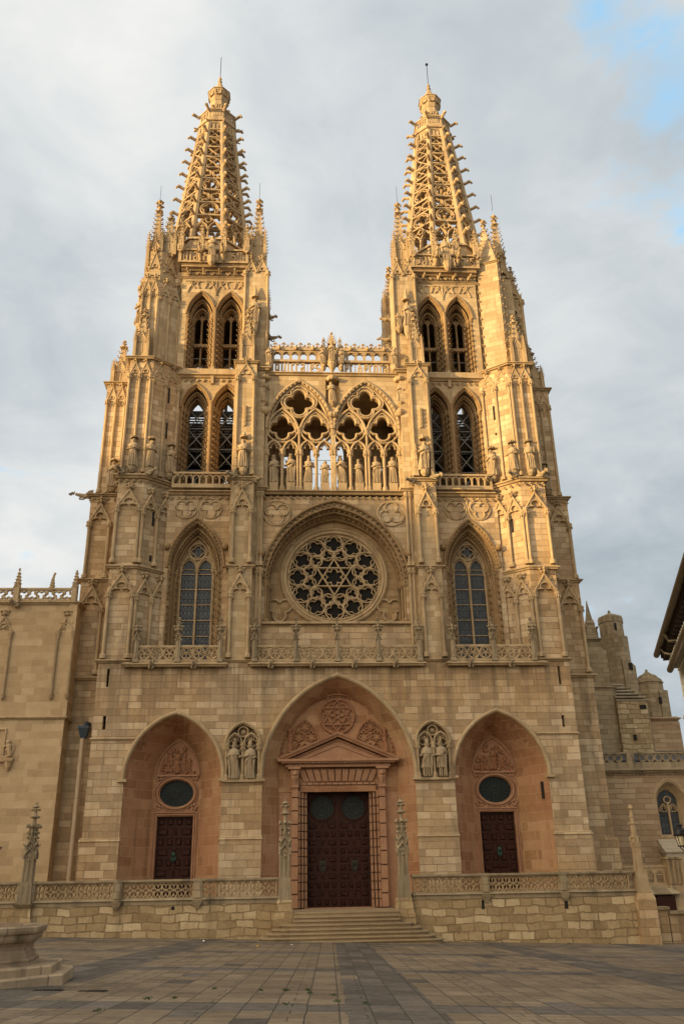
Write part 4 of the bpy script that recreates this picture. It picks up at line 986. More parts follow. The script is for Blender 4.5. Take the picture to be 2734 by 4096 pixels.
def belfry(T, F, sx):
    y = 1.8; cs = (8.57,11.06)
    q = MB(F)
    hl = []
    for c in cs: hl += [arch_hole(c,1.2,32.3,39.3,41.25,9), arch_hole(c,1.2,42.75,48.4,50.5,9)]
    q.plate(rect(7.0,12.8,31.5,53.3), hl, y, y+.1); part('tower_wall', q, 'tower', T)
    for zi,(zb,zs,za,ai,zai,zsi,nm) in enumerate(((32.3,39.2,41.15,.62,40.45,39.0,'lower'),(42.75,48.35,50.4,.6,49.4,48.3,'upper'))):
        q = MB(F)
        for c in cs:
            q.loft([[(x,yy,z) for x,z in arch_hole(c,a,zb,s_,t_,9)] for a,s_,t_,yy in ((1.21,zs,za+.06,y+.09),(1.22,zs,za+.05,y+.7),(1.1,zs,za-.02,y+1.0),(.82,zs,za-.3,y+1.2),(ai+.02,zsi,zai,y+1.22),(ai,zsi,zai,y+1.7))], closed=False)
            for a,t_,yy,w_ in ((1.2,za+.28,y-.14,.17),(1.08,za+.05,y+.0,.12),(.9,za-.22,y+.42,.12),(.7,zai+.12,y+.85,.12)): q.sweep(arch(c,a,zs,t_,10), bar(w_,yy-.04,yy+.3,.35))
            for a,t_,yy in ((1.14,za+.16,y-.03),(.8,za-.42,y+.6)):
                for x,z in arch(c,a,zs,t_,11)[1:-1]: q.blob((x,yy-.04,z),.11,.12,.11)
            for sg in (-1,1):
                for a,yy in ((1.1,.08),(.92,.45),(.74,.85)): column(q, c+sg*a, y+yy, zb, zs+.15, .085, cr=(-sg*.7,-1))
        q.tube([(9.815,y-.1,zb),(9.815,y-.1,zs+.6)],.14,8); q.box(9.6,10.03,y-.04,y+.2,zb,zs)
        if zi:
            for c in cs: q.sweep(arch(c,.62,zsi,zai+.05,8), bar(.12,y+1.15,y+1.4))
            for c in cs:
                q.sweep([(c,45.9),(c,49.0)], bar(.15,y+1.15,y+1.4,.35)); q.sweep([(c,42.75),(c,45.9)], bar(.15,y+1.15,y+1.4,.35)); q.lathe([(.17,0),(.17,.35),(.11,.5)],c,y+1.25,8,42.8)
                q.box(c-.62,c+.62,y+1.05,y+1.5,45.78,46.05)
                for k in range(4): q.blob((c-.45+.3*k,y+1.05,45.72),.1,.1,.09)
                for sg in (-1,1): q.sweep(arch(c+sg*.31,.29,48.3,48.75,5), bar(.08,y+1.15,y+1.4))
                q.sweep([(c-.3,49.0),(c,48.6),(c+.3,49.0)], bar(.1,y+1.15,y+1.4))
        part('belfry_window', q, 'patina_shade', T, label=nm+' belfry windows with crocketed shafts')
    q = MB(F); string(q, [(7.2,y),(12.7,y)], 42.0, .34, .26, True); q.box(7.3,12.6,1.5,2.9,42.3,42.75)
    q.box(9.7,9.93,y-.24,y,41.4,43)
    # blind tracery under the top cornice
    q.box(7.35,12.5,y-.06,y,51.75,51.87)
    for c in cs:
        q.sweep([(c-1.22,50.6)]+[(c+1.22*cos(pi-pi*j/12),50.4+1.35*sin(pi*j/12)) for j in range(1,12)]+[(c+1.22,50.6)], bar(.09,y-.1,y+.02))
        for dx in (-.95,-.4,.4,.95):
            q.sweep([(c+dx,51.8),(c+dx*.9,51.3),(c+dx*.6,51.0)], bar(.08,y-.1,y+.02)); q.sweep([(c+dx-.2,51.8),(c+dx,51.4),(c+dx+.2,51.8)], bar(.06,y-.08,y+.02))
    q.sweep([(9.82,50.3),(9.82,51.8)], bar(.12,y-.1,y+.02))
    string(q, [(7.0,y),(12.9,y)], 52.05, .2, .12); string(q, [(7.0,y),(12.9,y)], 52.75, .3, .4); q.box(7.0,12.9,y-.02,3.2,52.0,53.2)
    string(q, [(7.0,y-.35),(12.9,y-.35)], 53.1, .2, .1); q.box(7.0,12.9,y-.36,2.6,53.0,53.32)
    R = random.Random(5)
    for k in range(8):
        x = 7.55+.66*k
        if k % 2: 
            m0 = q.M; q.M = F @ Matrix.Translation((x,y-.05,52.5)) @ Matrix.Rotation(R.uniform(-.4,.4),4,'Z'); beast(q,.62,.13); q.M = m0
        else:
            for dx,dz in ((-.12,.04),(.12,.04),(0,-.06)): q.ball((x+dx,y-.22,52.45+dz),.12,6,4)
    part('cornice', q, 'carved', T)
    # lettered balustrade at the foot of the spire
    q = MB(F); yb = 1.25
    q.box(7.2,13.1,yb-.12,yb+.14,54.62,54.78); q.box(7.2,13.1,yb-.12,yb+.14,53.32,53.5)
    for x in (7.25,9.3,11.25,13.05): q.box(x-.13,x+.13,yb-.14,yb+.15,53.3,54.8)
    segs = ((7.45,9.12),(9.5,11.07),(11.42,12.9))
    wd = ('pax','vo','bis') if sx > 0 else ('uia','an','usm')
    for (a,b_),tx in zip(segs if sx > 0 else segs[::-1], wd):
        if sx > 0: letters(q, tx, a, b_, 53.5, 1.1, yb-.05, .13)
        else:
            m0 = q.M; q.M = I4; letters(q, tx, -b_, -a, 53.5, 1.1, yb-.05, .13); q.M = m0
    B = part('lettered_balustrade', q, 'carved', T, label='spire foot balustrade of blackletter stone letters')
    for x in (7.3,9.3,11.25,13.0):
        m = MB(F); m.box(x-.27,x+.27,yb-.34,yb-.08,54.35,54.95); m.prism([(x-.3,55.0),(x-.27,54.5),(x,54.2),(x+.27,54.5),(x+.3,55.0)],yb-.42,yb-.2)
        for k in range(3): m.box(x-.2+.15*k,x-.12+.15*k,yb-.46,yb-.4,54.45+.05*(k%2),54.9)
        pinnacle(m, x, yb-.05, 54.9, 57.7, .42, cw=.11); part('pinnacle', m, 'carved', T)
    for x in (9.3,11.25):
        m = MB(F @ Matrix.Translation((x,yb-.3,53.75)) @ Matrix.Rotation(-.35*sx*0+.1,4,'Z') @ Matrix.Rotation(-.75,4,'X')); beast(m,1.2,.17); part('gargoyle', m, 'carved', T, smooth=50)
    m = MB(F); m.lathe([(.08,0),(.3,.3),(.38,.75),(.42,.9)],10.28,yb-.4,8,52.7); part('statue_console', m, 'carved', T)
def core(T, F, sx):
    q = MB(F)
    q.box(6.1,16.3,3.4,12,2,31.6)                                   # solid lower body
    q.box(6.1,7.0,2.3,12,31.5,53.2); q.box(15.2,16.3,4,12,31.5,53.2); q.box(12.8,16.2,2.2,4.2,31.5,53.0)
    q.plate(rect(7.0,15.2,31.5,53.2), [rect(9.0,9.4,36.2,37.4),rect(12.1,12.5,35.5,36.3),arch_hole(9.2,.8,43,48.4,49.6,6),arch_hole(12.2,.8,43,48.4,49.6,6)], 11.2, 12)
    part('tower_body', q, 'tower', T)
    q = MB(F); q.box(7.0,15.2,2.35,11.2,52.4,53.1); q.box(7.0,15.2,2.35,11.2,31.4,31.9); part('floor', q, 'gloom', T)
    q = MB(F); y = 3.3                                              # steel bracing and slatted bell floors
    for c in (8.57,11.06):
        for k in range(4):
            z = 32.4+1.9*k
            q.tube([(c-.75,y,z),(c+.75,y,z+1.9)],.045,4); q.tube([(c+.75,y+.04,z),(c-.75,y+.04,z+1.9)],.045,4); q.tube([(c-.8,y,z),(c+.8,y,z)],.04,4)
        q.tube([(c-.72,y,32),(c-.72,y,40)],.05,4); q.tube([(c+.72,y,32),(c+.72,y,40)],.05,4)
    for k in range(9): q.box(7.2,15,4.6+.1*k,4.72+.1*k,38.0+.3*k,38.1+.3*k)
    for x in (7.6,9.0,10.3,12.4): q.box(x,x+.25,7.6,7.8,36,43)
    q.box(7.2,15,7.7,7.9,40.6,41.0); q.box(7.2,15,8.6,8.8,42.3,42.8); q.box(7.2,15,9.5,9.7,44.2,44.6)
    for k in range(10): q.tube([(7.3+.8*k,6.5,37.5),(8.6+.8*k,6.7,41.5)],.07,4)
    q.box(7.2,15,3.4,3.55,42.9,43.0); q.box(7.2,15,3.4,3.5,43.9,43.97); q.box(7.2,15,3.4,3.5,44.9,44.97)
    for k in range(14): q.box(7.3+.55*k,7.42+.55*k,4.5,9,38.6,38.7)
    part('bell_frame', q, 'metal', T)
    for c in (8.6,11.2):
        q = MB(F); q.lathe([(.75,0),(.72,.12),(.5,.5),(.42,.95),(.3,1.12),(.12,1.2),(.12,1.5)],c,5.2,14,35.4); q.box(c-.7,c+.7,5.0,5.4,36.8,37.2); part('bell', q, 'bronze', T, smooth=60)
def turret(T, F, sx):
    lab = None
    pl = lambda e: [(16.4-e,0+e),(14.4-e*.1,0+e),(12.3+e*.1,1.6+e),(12.3,4.4),(16.4-e,4.4)]
    ang = atan2(1.6,-2.1)
    q = MB(F); q.plan(pl(.06),17.9,25.0); q.plan(pl(.1),24.9,32.1); q.plan(pl(.16),32.0,42.7); part('turret', q, 'ashlar', T)
    # cornices
    q = MB(F)
    def ring(z, h, o, orn=False): string(q, [(12.25,1.75),(14.4,0),(16.4,0),(16.4,3.2)], z, h, o, orn)
    string(q, [(12.25,1.75),(14.4,0),(16.4,0),(16.4,3.2)], 17.85, .24, .2)
    ring(24.78,.26,.16); ring(32.0,.34,.2,True); ring(42.62,.24,.14)
    part('string_course', q, 'carved', T)
    fr = F                                                    # front face frame
    # diagonal face: local x from outer end (14.4,0) to (12.3,1.6)
    D = F @ Matrix.Translation((12.3,1.6,0)) @ Matrix.Rotation(atan2(-1.6,2.1),4,'Z')
    L = sqrt(2.1**2+1.6**2)
    q = MB(fr)
    bay(q, [14.55,16.22], .05, 18.15, 22.95, 24.35); bay(q, [14.55,16.2], .1, 25.2, 29.6, 31.0)
    for x in (14.52,15.35,16.16): column(q, x, .04, 32.5, 41.2, .11)
    for a,b_ in ((14.52,15.35),(15.35,16.16)): gablet(q, a, b_, .16, 41.2, 42.35, .1,.12,.07,True)
    q.M = D
    for zb,zc,za in ((18.15,22.75,24.05),(25.2,29.4,30.75)): bay(q, [.12,L/2,L-.1], .1, zb, zc, za)
    for x in (.15,L/2,L-.15): column(q, x, .06, 32.5, 41.0, .11)
    for a,b_ in ((.15,L/2),(L/2,L-.15)): gablet(q, a, b_, .16, 41.0, 42.3, .1,.12,.07,True)
    part('blind_arcade', q, 'carved', T)
    q = MB(D)
    for zz in (28.4,25.6) if sx < 0 else (28.0,):
        q.box(L*.5+.18,L*.5+.36,.03,.1,zz,zz+(1.1 if zz > 26 else .45))
    if sx < 0: q.box(.9,1.05,.1,.17,39.2,40.6); q.box(.9,1.05,.1,.17,36.0,37.4)
    else: q.box(L*.5-.1-.3,L*.5-.1-.14,.1,.17,38.0,39.3); q.box(L*.5-.1-.3,L*.5-.1-.14,.1,.17,36.6,36.8)
    part('slit_window', q, 'dark', T)
    # brackets and canopies for the figures at the foot of the upper stage
    q = MB(fr)
    spots = [(fr,15.35,.16),(D,.55,.12),(D,L-.35,.12)]
    for m_,x,y in spots:
        q.M = m_; q.lathe([(.12,0),(.3,.22),(.34,.4),(.3,.5)],x,y-.22,8,32.45); q.lathe([(.2,.06),(.3,0),(.32,.1),(.22,.12),(.12,.16),(.03,.3)],x,y-.2,8,35.38)
        for k in range(6): q.blob((x+.3*cos(pi+k*pi/5),y-.2+.3*sin(pi+k*pi/5),35.48),.06,.06,.12)
    part('canopy', q, 'grey', T)
    for m_,x,a_ in ((fr,15.9,.5),(D,.2,.1),(D,L-.2,-.3)):
        m = MB(m_ @ Matrix.Translation((x,-.05,32.45)) @ Matrix.Rotation(a_,4,'Z')); beast(m,.95,.19); part('gargoyle', m, 'grey', T, smooth=50)
    # lateral buttress, set back
    q = MB(F)
    for z0,z1,e in ((2,17.4,0),(17.4,24.9,.1),(24.9,31.9,.18),(31.9,42.2,.5)): q.box(16.2,19.1-e,2.9+e*.6,6.2,z0,z1)
    q.box(16.2,19.35,2.75,6.3,2,6.2)
    part('lateral_buttress', q, 'ashlar', T)
    q = MB(F)
    for z,e,orn in ((17.3,0,False),(24.75,.1,False),(31.8,.16,True),(42.1,.5,False)): string(q, [(16.2,2.9+e*.6),(19.1-e,2.9+e*.6),(19.1-e,6.2)], z, .26, .2, orn)
    bay(q, [17.3,18.85], 2.96, 17.7, 22.75, 24.3); bay(q, [17.3,18.8], 3.0, 25.0, 29.6, 31.1)
    for x in (17.0,17.75,18.45): column(q, x, 3.15, 32.2, 40.6, .11)
    for a,b_ in ((17.0,17.75),(17.75,18.45)): gablet(q, a, b_, 3.22, 40.6, 41.9, .1,.12,.07,True)
    q.lathe([(.12,0),(.3,.22),(.34,.4)],17.4,2.95,8,32.2); q.lathe([(.2,.06),(.3,0),(.32,.1),(.22,.12),(.03,.3)],17.4,2.95,8,34.9)
    part('blind_arcade', q, 'carved', T)
    if sx < 0:
        m = MB(F @ Matrix.Translation((18.9,3.4,31.95)) @ Matrix.Rotation(pi/2-.2,4,'Z')); beast(m,1.7,.17); part('gargoyle', m, 'grey', T, smooth=50)
    # crocketed half spires stacked against the turret
    def pin(x, y, z0, z1, w, sat=4, mat='carved', cw=.15):
        m = MB(F); pinnacle(m, x, y, z0, z1, w, sat, cw=cw); part('pinnacle', m, mat, T)
    pin(17.75,4.2,42.3,47.2,1.0); pin(15.5,.75,42.95,48.1,.85)
    # upper turret
    q = MB(F)
    if sx < 0:
        A = [(15.9,1.0),(14.6,1.0),(12.85,2.2),(12.85,5),(15.9,5)]
        q.plan(A,42.7,51.0); q.plan([(16.5,2.6),(15.2,2.6),(15.2,6),(16.5,6)],42.7,52.6)
        q.plan([(15.6,1.35),(14.65,1.35),(13.2,2.4),(13.2,4.6),(15.6,4.6)],50.9,54.6)
        part('turret', q, 'tower', T)
        q = MB(F)
        for x in (14.62,15.25,15.88): column(q, x, .95, 43, 49.9, .12)
        column(q, 16.45, 2.55, 43, 51.6, .13); column(q, 15.6, 2.5, 43, 51.6, .1)
        gablet(q,14.62,15.25,1.0,49.9,51.2,.1,.12,.1); gablet(q,15.25,15.88,1.0,49.9,51.2,.1,.12,.1); gablet(q,15.2,16.5,2.6,51.6,53.2,.12,.14,.12)
        q.M = F @ Matrix.Translation((12.85,2.2,0)) @ Matrix.Rotation(atan2(-1.2,1.75),4,'Z'); LL = 2.12
        for x in (.1,LL/2,LL-.1): column(q, x, -.03, 43, 49.6, .11)
        gablet(q,.1,LL/2,0,49.6,51.0,.1,.12,.1); gablet(q,LL/2,LL-.1,0,49.6,51.0,.1,.12,.1)
        q.M = F
        gablet(q,14.7,15.55,1.35,52.6,54.4,.1,.14,.13); q.box(14.95,15.08,1.32,1.36,52.7,53.2); q.box(15.16,15.29,1.32,1.36,52.7,53.2)
        q.M = F @ Matrix.Translation((13.2,2.4,0)) @ Matrix.Rotation(atan2(-1.05,1.45),4,'Z'); gablet(q,.35,1.45,0,52.4,54.2,.1,.14,.13)
        q.M = F; q.lathe([(.1,0),(.3,.3),(.36,.6)],16.15,1.9,8,46.6); q.lathe([(.24,.05),(.32,0),(.34,.14),(.2,.3),(.06,1.1)],16.15,2.0,8,50.2)
        part('blind_arcade', q, 'carved', T)
        q = MB(F); q.box(.9*0+13.6,13.75,1.62,1.72,49.0,49.6); part('slit_window', q, 'dark', T)
        pin(14.2,2.2,54.4,59.7,.95,4,'grey',.17); pin(15.55,3.4,53.2,62.2,1.0,4,'carved',.17)
        pin(16.2,4.6,52.5,57.6,.55,0); pin(14.95,4.2,54,58.0,.5,0)
    else:
        A = [(15.0,1.2),(14.7,.95),(13.1,1.7),(13.1,4),(15.0,4)]
        q.plan(A,42.7,54.0); q.loft([[(x,y,54.0) for x,y in A],[(14.3,2.4,59.0),(14.25,2.35,59.0),(14.2,2.4,59.0),(14.2,2.5,59.0),(14.3,2.5,59.0)]],cap=True)
        q.plan([(17.2,2.9),(14.8,2.9),(14.8,6.2),(17.2,6.2)],42.7,51.9); q.plan([(16.6,3.2),(15.0,3.2),(15.0,5.8),(16.6,5.8)],51.8,54.2)
        part('turret', q, 'tower', T)
        q = MB(F)
        z = 43.6
        while z < 58.8:                              # crockets up every edge of the plain buttress
            f_ = 1 if z < 54 else max(0,(59-z)/5); 
            for x,y,ox in ((13.1,1.7,-1),(14.72,.95,.5),(15.0,1.25,1)): q.crock((14.25+(x-14.25)*f_,2.4+(y-2.4)*f_,z),(ox,-.7,.5),.15)
            z += .92 if z < 54 else .62
        finial(q,14.25,2.4,58.8,.42)
        string(q, [(13.1,1.75),(14.7,.95),(15.02,1.2),(15.02,2.6)], 53.9, .2, .14)
        column(q, 17.1, 2.85, 43, 51.2, .14); column(q, 15.9, 2.85, 43, 51.0, .12)
        gablet(q,15.9,17.1,2.9,51.2,53.2,.14,.16,.13); gablet(q,14.8,15.9,2.9,51.0,53.0,.14,.16,.13)
        gablet(q,15.05,16.55,3.2,53.6,56.2,.14,.16,.14)
        q.lathe([(.1,0),(.34,.5),(.42,.9)],16.2,2.6,8,46.3); q.lathe([(.26,.05),(.36,0),(.38,.16),(.22,.34),(.06,1.4)],16.2,2.65,8,49.7)
        part('blind_arcade', q, 'carved', T)
        pin(15.75,3.9,54.0,61.9,1.0,0,'carved',.17); pin(17.0,4.6,52.2,56.4,.6,0); pin(16.6,2.9,42.95,49.6,.75,4); pin(15.4,4.8,54,58.2,.5,0)
        pin(17.9,4.6,43.4,47.4,.6,2)
    # rear turret tops and gargoyles seen in outline
    q = MB(F); q.box(5.5,6.9,8.6,12,41.5,53.4); q.box(14.8,16.6,8.6,12,41.5,53.4); part('turret', q, 'tower', T)
    pin(6.3,10,53.3,60.5,1.1,4); pin(15.6,10,53.3,60.5,1.1,4)
    for yy,z,l in ((4.5,47.9,1.3),(7.2,45.2,1.2),(5.5,50.8,.8)):
        m = MB(F @ Matrix.Translation((5.5 if yy > 5 else 5.6,yy,z)) @ Matrix.Rotation(-pi/2,4,'Z')); beast(m,l,.17); part('gargoyle', m, 'grey', T, smooth=50)
def inner_buttress(T, F, sx):
    q = MB(F)
    q.box(6.1,7.8,-.05,1.6,17.9,25.0); q.box(5.45,6.2,.55,2.2,17.9,42.1)
    q.box(6.12,7.78,0,1.7,24.9,32.1); q.box(6.1,7.75,.04,2.0,32.0,42.5); q.box(7.4,7.9,.6,2.2,17.9,42.5)
    q.box(5.4,7.35,1.3,3.6,42.0,53.0)
    part('inner_buttress', q, 'tower', T)
    q = MB(F)
    for z,e in ((24.8,.16),(42.35,.14)): string(q, [(6.1,1.2),(6.1,-.02),(7.78,-.02),(7.78,1.4)], z, .24, e)
    string(q, [(6.1,1.0),(6.1,0),(7.78,0),(7.78,1.2)], 31.9, .3, .2, True); string(q, [(5.4,2),(5.4,.55),(6.15,.55)], 24.7, .22, .1); string(q, [(5.4,2),(5.4,.55),(6.15,.55)], 31.3, .3, .2); string(q, [(5.3,2),(5.3,.5),(6.1,.5)], 42.0, .3, .2)
    bay(q, [6.28,7.6], -.05, 18.15, 22.9, 24.3); bay(q, [6.3,7.6], 0, 25.2, 29.5, 31.0)
    for x in (6.28,7.58): column(q, x, -.02, 32.4, 41.1, .12)
    for x in (5.5,5.8): column(q, x, .5, 18, 25, .09); column(q, x, .5, 25.2, 31.2, .09)
    gablet(q, 6.28, 7.58, .04, 41.1, 42.3, .12,.14,.09)
    # pilasters and paired gables of the upper pier
    for x in (5.42,7.33): column(q, x, 1.25, 42.3, 52.5, .12)
    gablet(q,5.42,6.38,1.3,52.4,53.7,.12,.14,.1); gablet(q,6.38,7.33,1.3,52.4,53.7,.12,.14,.1)
    q.lathe([(.08,0),(.26,.5),(.34,1.0),(.36,1.2)],6.45,.98,8,45.6); q.lathe([(.24,.05),(.32,0),(.34,.14),(.2,.3),(.05,1.3)],6.45,1.05,8,49.6)
    if sx > 0: q.lathe([(.08,0),(.28,.4),(.3,.6)],5.75,1.0,8,46.2)
    q.lathe([(.12,0),(.3,.22),(.34,.4),(.3,.55)],6.95,-.3,8,32.2); q.lathe([(.2,.06),(.3,0),(.33,.12),(.22,.16),(.08,.5)],6.95,-.2,8,35.45)
    for k in range(5): q.lathe([(.12,0),(.2,.3),(.1,.34)],6.95,.0,6,36.6+.36*k)
    for sg in (-1,1):
        for k in range(4): q.frust(6.95+sg*.62,-.15,32.3+.7*k,33.0+.7*k,.34-.05*k,.24-.05*k); q.blob((6.95+sg*.62,-.15,33.0+.7*k),.2-.03*k,.2-.03*k,.1)
    part('blind_arcade', q, 'carved', T)
    m = MB(F); pinnacle(m, 6.95, .75, 42.65, 48.2, .8, 4, cw=.14); part('pinnacle', m, 'carved', T)
    m = MB(F); pinnacle(m, 6.35, 2.3, 53.2, 61.6, 1.0, 4, cw=.17); part('pinnacle', m, 'carved', T)
    for x,y,z,a in ((7.5,-.2,32.2,.7),(6.2,.1,32.0,-.9)):
        m = MB(F @ Matrix.Translation((x,y,z)) @ Matrix.Rotation(a,4,'Z') @ Matrix.Rotation(.25,4,'X')); beast(m,1.0,.17); part('gargoyle', m, 'grey', T, smooth=50)
def spire(T, F, sx):
    X, Y = 10.98, 6.3
    ap = lambda z: 3.3-.114*(z-59.4)
    def oct_(a, k, z):       # corner k of the octagon with apothem a
        r_ = a/cos(pi/8); t_ = -pi/2+pi/8+k*pi/4; return (X+r_*cos(t_), Y+r_*sin(t_), z)
    q = MB(F); q.frust(X, Y, 53.1, 54.6, 7.8, 7.8, n=8); q.frust(X, Y, 54.6, 57.2, 7.5, 7.3, n=8); q.frust(X, Y, 57.0, 57.3, 7.7, 7.5, n=8); part('spire_base', q, 'tower', T)
    zs = [57.3,60.3,62.0,63.65,65.25,66.8,68.3,69.75,71.15,72.4,73.5]
    q = MB(F)
    for k in range(8):                            # angle ribs
        P = [oct_(ap(z),k,z) for z in zs]; c = Vector((X,Y))
        rings = []
        for p_ in P:
            d_ = (Vector(p_[:2])-c).normalized(); n_ = Vector((-d_.y,d_.x)); o = Vector(p_[:2])
            rings.append([(*(o+d_*a+n_*b_),p_[2]) for a,b_ in ((.12,-.1),(.12,.1),(-.05,.27),(-.35,.2),(-.35,-.2),(-.05,-.27))])
        q.loft(rings, cap=True)
    part('spire_ribs', q, 'carved', T)
    q = MB(F); pats = [0,1,2,1,2,3,4,3,3,5]
    for k in range(8):                            # openwork tracery of each face
        tm = -pi/2+k*pi/4+pi/4
        for j in range(len(zs)-1):
            z0,z1 = zs[j],zs[j+1]; a0,a1 = ap(z0),ap(z1); hw0 = a0*tan(pi/8)-.2; hw1 = a1*tan(pi/8)-.2
            # local frame on the leaning face: x along face, z up the slope
            lean = atan2(a0-a1, z1-z0)
            q.M = F @ Matrix.Translation((X,Y,0)) @ Matrix.Rotation(tm+pi/2,4,'Z') @ Matrix.Translation((0,-a0,z0)) @ Matrix.Rotation(-lean,4,'X')
            h = (z1-z0)/cos(lean); hw = (hw0+hw1)/2; cz = h/2
            q.box(-hw0-.1,hw0+.1,-.06,.36,-.08,.08)
            p_ = pats[j]; B_ = bar(.12,-.02,.34)
            if p_ == 0:
                for sg in (-1,1): q.sweep(arch(sg*hw*.52,hw*.48,h*.42,h*.72,6), B_); q.sweep([(sg*.12*0+sg*hw0*.98,.1),(sg*hw*.98,h*.42)], bar(.1,0,.36))
                q.sweep([(0,.1),(0,h*.45)], bar(.16,-.02,.36)); q.sweep([(-hw0,h*.42),(0,h*1.0),(hw0,h*.42)], bar(.1,0,.36)); q.sweep(circ(0,h*.8,.26,12), bar(.1,0,.36), True)
            elif p_ == 1:
                R_ = min(hw,cz)*.98; q.sweep(circ(0,cz,R_,18,cz/R_*.95), B_, True); q.sweep(foil(0,cz,R_*.85,5,pi/2,.42), bar(.09,.02,.34), True)
            elif p_ == 2:
                for dx in (-1,1):
                    q.sweep(foil(dx*hw*.5,cz,min(hw*.5,cz*.8),4,pi/4,.46), bar(.1,0,.36), True)
                q.sweep([(-hw0,0),(hw1,h)], bar(.09,0,.34)); q.sweep([(hw0,0),(-hw1,h)], bar(.09,0,.34))
            elif p_ == 3:
                R_ = min(hw,cz)*.95; q.sweep(circ(0,cz,R_,16,cz/R_*.9), bar(.11,0,.36), True); q.sweep([(-hw0,0),(hw1,h)], bar(.08,.02,.34)); q.sweep([(hw0,0),(-hw1,h)], bar(.08,.02,.34)); q.blob((0,.1,cz),.14,.1,.14)
            elif p_ == 4:
                q.sweep([(-hw0,0),(hw1,h)], bar(.13,-.01,.36)); q.sweep([(hw0,0),(-hw1,h)], bar(.13,-.01,.36))
            else:
                q.box(-hw*.55,-hw*.15,0,.15,0,h); q.box(hw*.15,hw*.55,0,.15,0,h); q.box(-hw,hw,0,.15,h*.8,h)
    part('spire_tracery', q, 'carved', T)
    q = MB(F)
    for k in range(8):
        for j in range(10):
            z = 58.6+1.66*j
            if z > 72.2: continue
            p_ = Vector(oct_(ap(z)+.05,k,z)); d_ = (p_-Vector((X,Y,z))).normalized()
            # big curled leaf crocket
            a = p_+d_*.28+Vector((0,0,.05)); b_ = p_+d_*.62+Vector((0,0,.18)); c = p_+d_*.82+Vector((0,0,-.04))
            q = MB(F); q.tube([tuple(p_),tuple(a),tuple(b_),tuple(c)],[.16,.15,.17,.1],6); q.blob(tuple(c+Vector((0,0,-.05))),.16,.16,.15); part('crocket', q, 'carved', T)
    q = MB(F)
    q.frust(X,Y,72.60,73.60,3.1,3.5,n=8); q.frust(X,Y,73.60,73.85,3.75,3.75,n=8); q.frust(X,Y,73.85,74.00,3.5,3.5,n=8)
    for k in range(8):
        q.M = F @ Matrix.Translation((X,Y,0)) @ Matrix.Rotation(k*pi/4,4,'Z'); hw = 1.72*tan(pi/8)
        q.plate(rect(-hw,hw,74.00,75.20), [rect(-hw+.17+.23*i,-hw+.3+.23*i,74.25+.02*(i%2),75.00) for i in range(5)], -1.72, -1.58)
        q.box(-hw-.05,hw+.05,-1.8,-1.55,75.16,75.30)
        q.M = F
        p_ = Vector(oct_(1.78,k,74.90)); d_ = (p_-Vector((X,Y,74.90))).normalized(); q.tube([tuple(p_),tuple(p_+d_*.35+Vector((0,0,.15))),tuple(p_+d_*.62+Vector((0,0,.25))),tuple(p_+d_*.75+Vector((0,0,.05)))],[.15,.14,.17,.1],6)
        p_ = Vector(oct_(1.75,k,73.40)); q.tube([tuple(p_),tuple(p_+d_*.55)],[.12,.06],5)
    q.frust(X,Y,73.90,74.50,3.2,2.2,n=8)
    part('spire_gallery', q, 'carved', T)
    q = MB(F)
    q.frust(X,Y,74.2,77.8,2.1,1.5,n=8)
    for k in range(8):
        q.M = F @ Matrix.Translation((X,Y,0)) @ Matrix.Rotation(k*pi/4,4,'Z')
        for i in range(2): q.box(-.16+.2*i,-.06+.2*i,-.95,-.8,75.8,76.9)
        q.M = F; p_ = Vector(oct_(.9,k,76.3)); d_ = (p_-Vector((X,Y,76.3))).normalized(); q.tube([tuple(p_),tuple(p_+d_*.24+Vector((0,0,.1))),tuple(p_+d_*.3+Vector((0,0,-.05)))],[.12,.13,.07],5)
    q.frust(X,Y,77.6,77.85,1.6,1.75,n=8); q.frust(X,Y,77.85,78.9,1.7,2.15,n=8); q.frust(X,Y,78.9,79.05,2.28,2.2,n=8); q.frust(X,Y,79.05,79.5,1.8,1.1,n=8); q.frust(X,Y,79.5,80.5,1.05,.5,n=8)
    for k in range(8):
        q.M = F @ Matrix.Translation((X,Y,0)) @ Matrix.Rotation(k*pi/4,4,'Z'); q.sweep(foil(0,78.45,.34,4,pi/4), bar(.09,-1.08,-.85), True)
    q.M = F; q.lathe([(.26,0),(.15,.35),(.24,.5),(.12,.75),(.2,.92),(.07,1.15),(.1,1.25),(.02,1.4)],X,Y,8,80.4)
    part('spire_cap', q, 'carved', T)
    q = MB(F); q.tube([(X,Y,81.6),(X,Y,84.6)],.035,5); 
    if sx > 0: q.ball((X,Y,84.6),.16,8,6)
    part('lightning_rod', q, 'iron', T)
for sx in (-1,1):
    F = frame(0,0,0,sx); nm = 'left' if sx < 0 else 'right'
    q = MB(F); q.box(6.2,12.6,3.2,3.41,2,31); T = part('tower', q, 'tower', label=nm+' bell tower with openwork crocketed spire')
    core(T,F,sx); lancet_stage(T,F,sx); belfry(T,F,sx); turret(T,F,sx); inner_buttress(T,F,sx); spire(T,F,sx)
    q = MB(F)
    for x,y,z in ((6.35,2.3,61.5),(15.6,3.5,62)): q.tube([(x,y,z),(x,y,z+2.0)],.02,4)
    part('lightning_rod', q, 'iron', T)
# nave roof seen through nothing but kept solid behind the front
q = MB(); q.box(-6.1,6.1,3,30,2,31.0); q.box(-6.1,6.1,2.75,3,17.9,31.2); part('nave', q, 'tower')
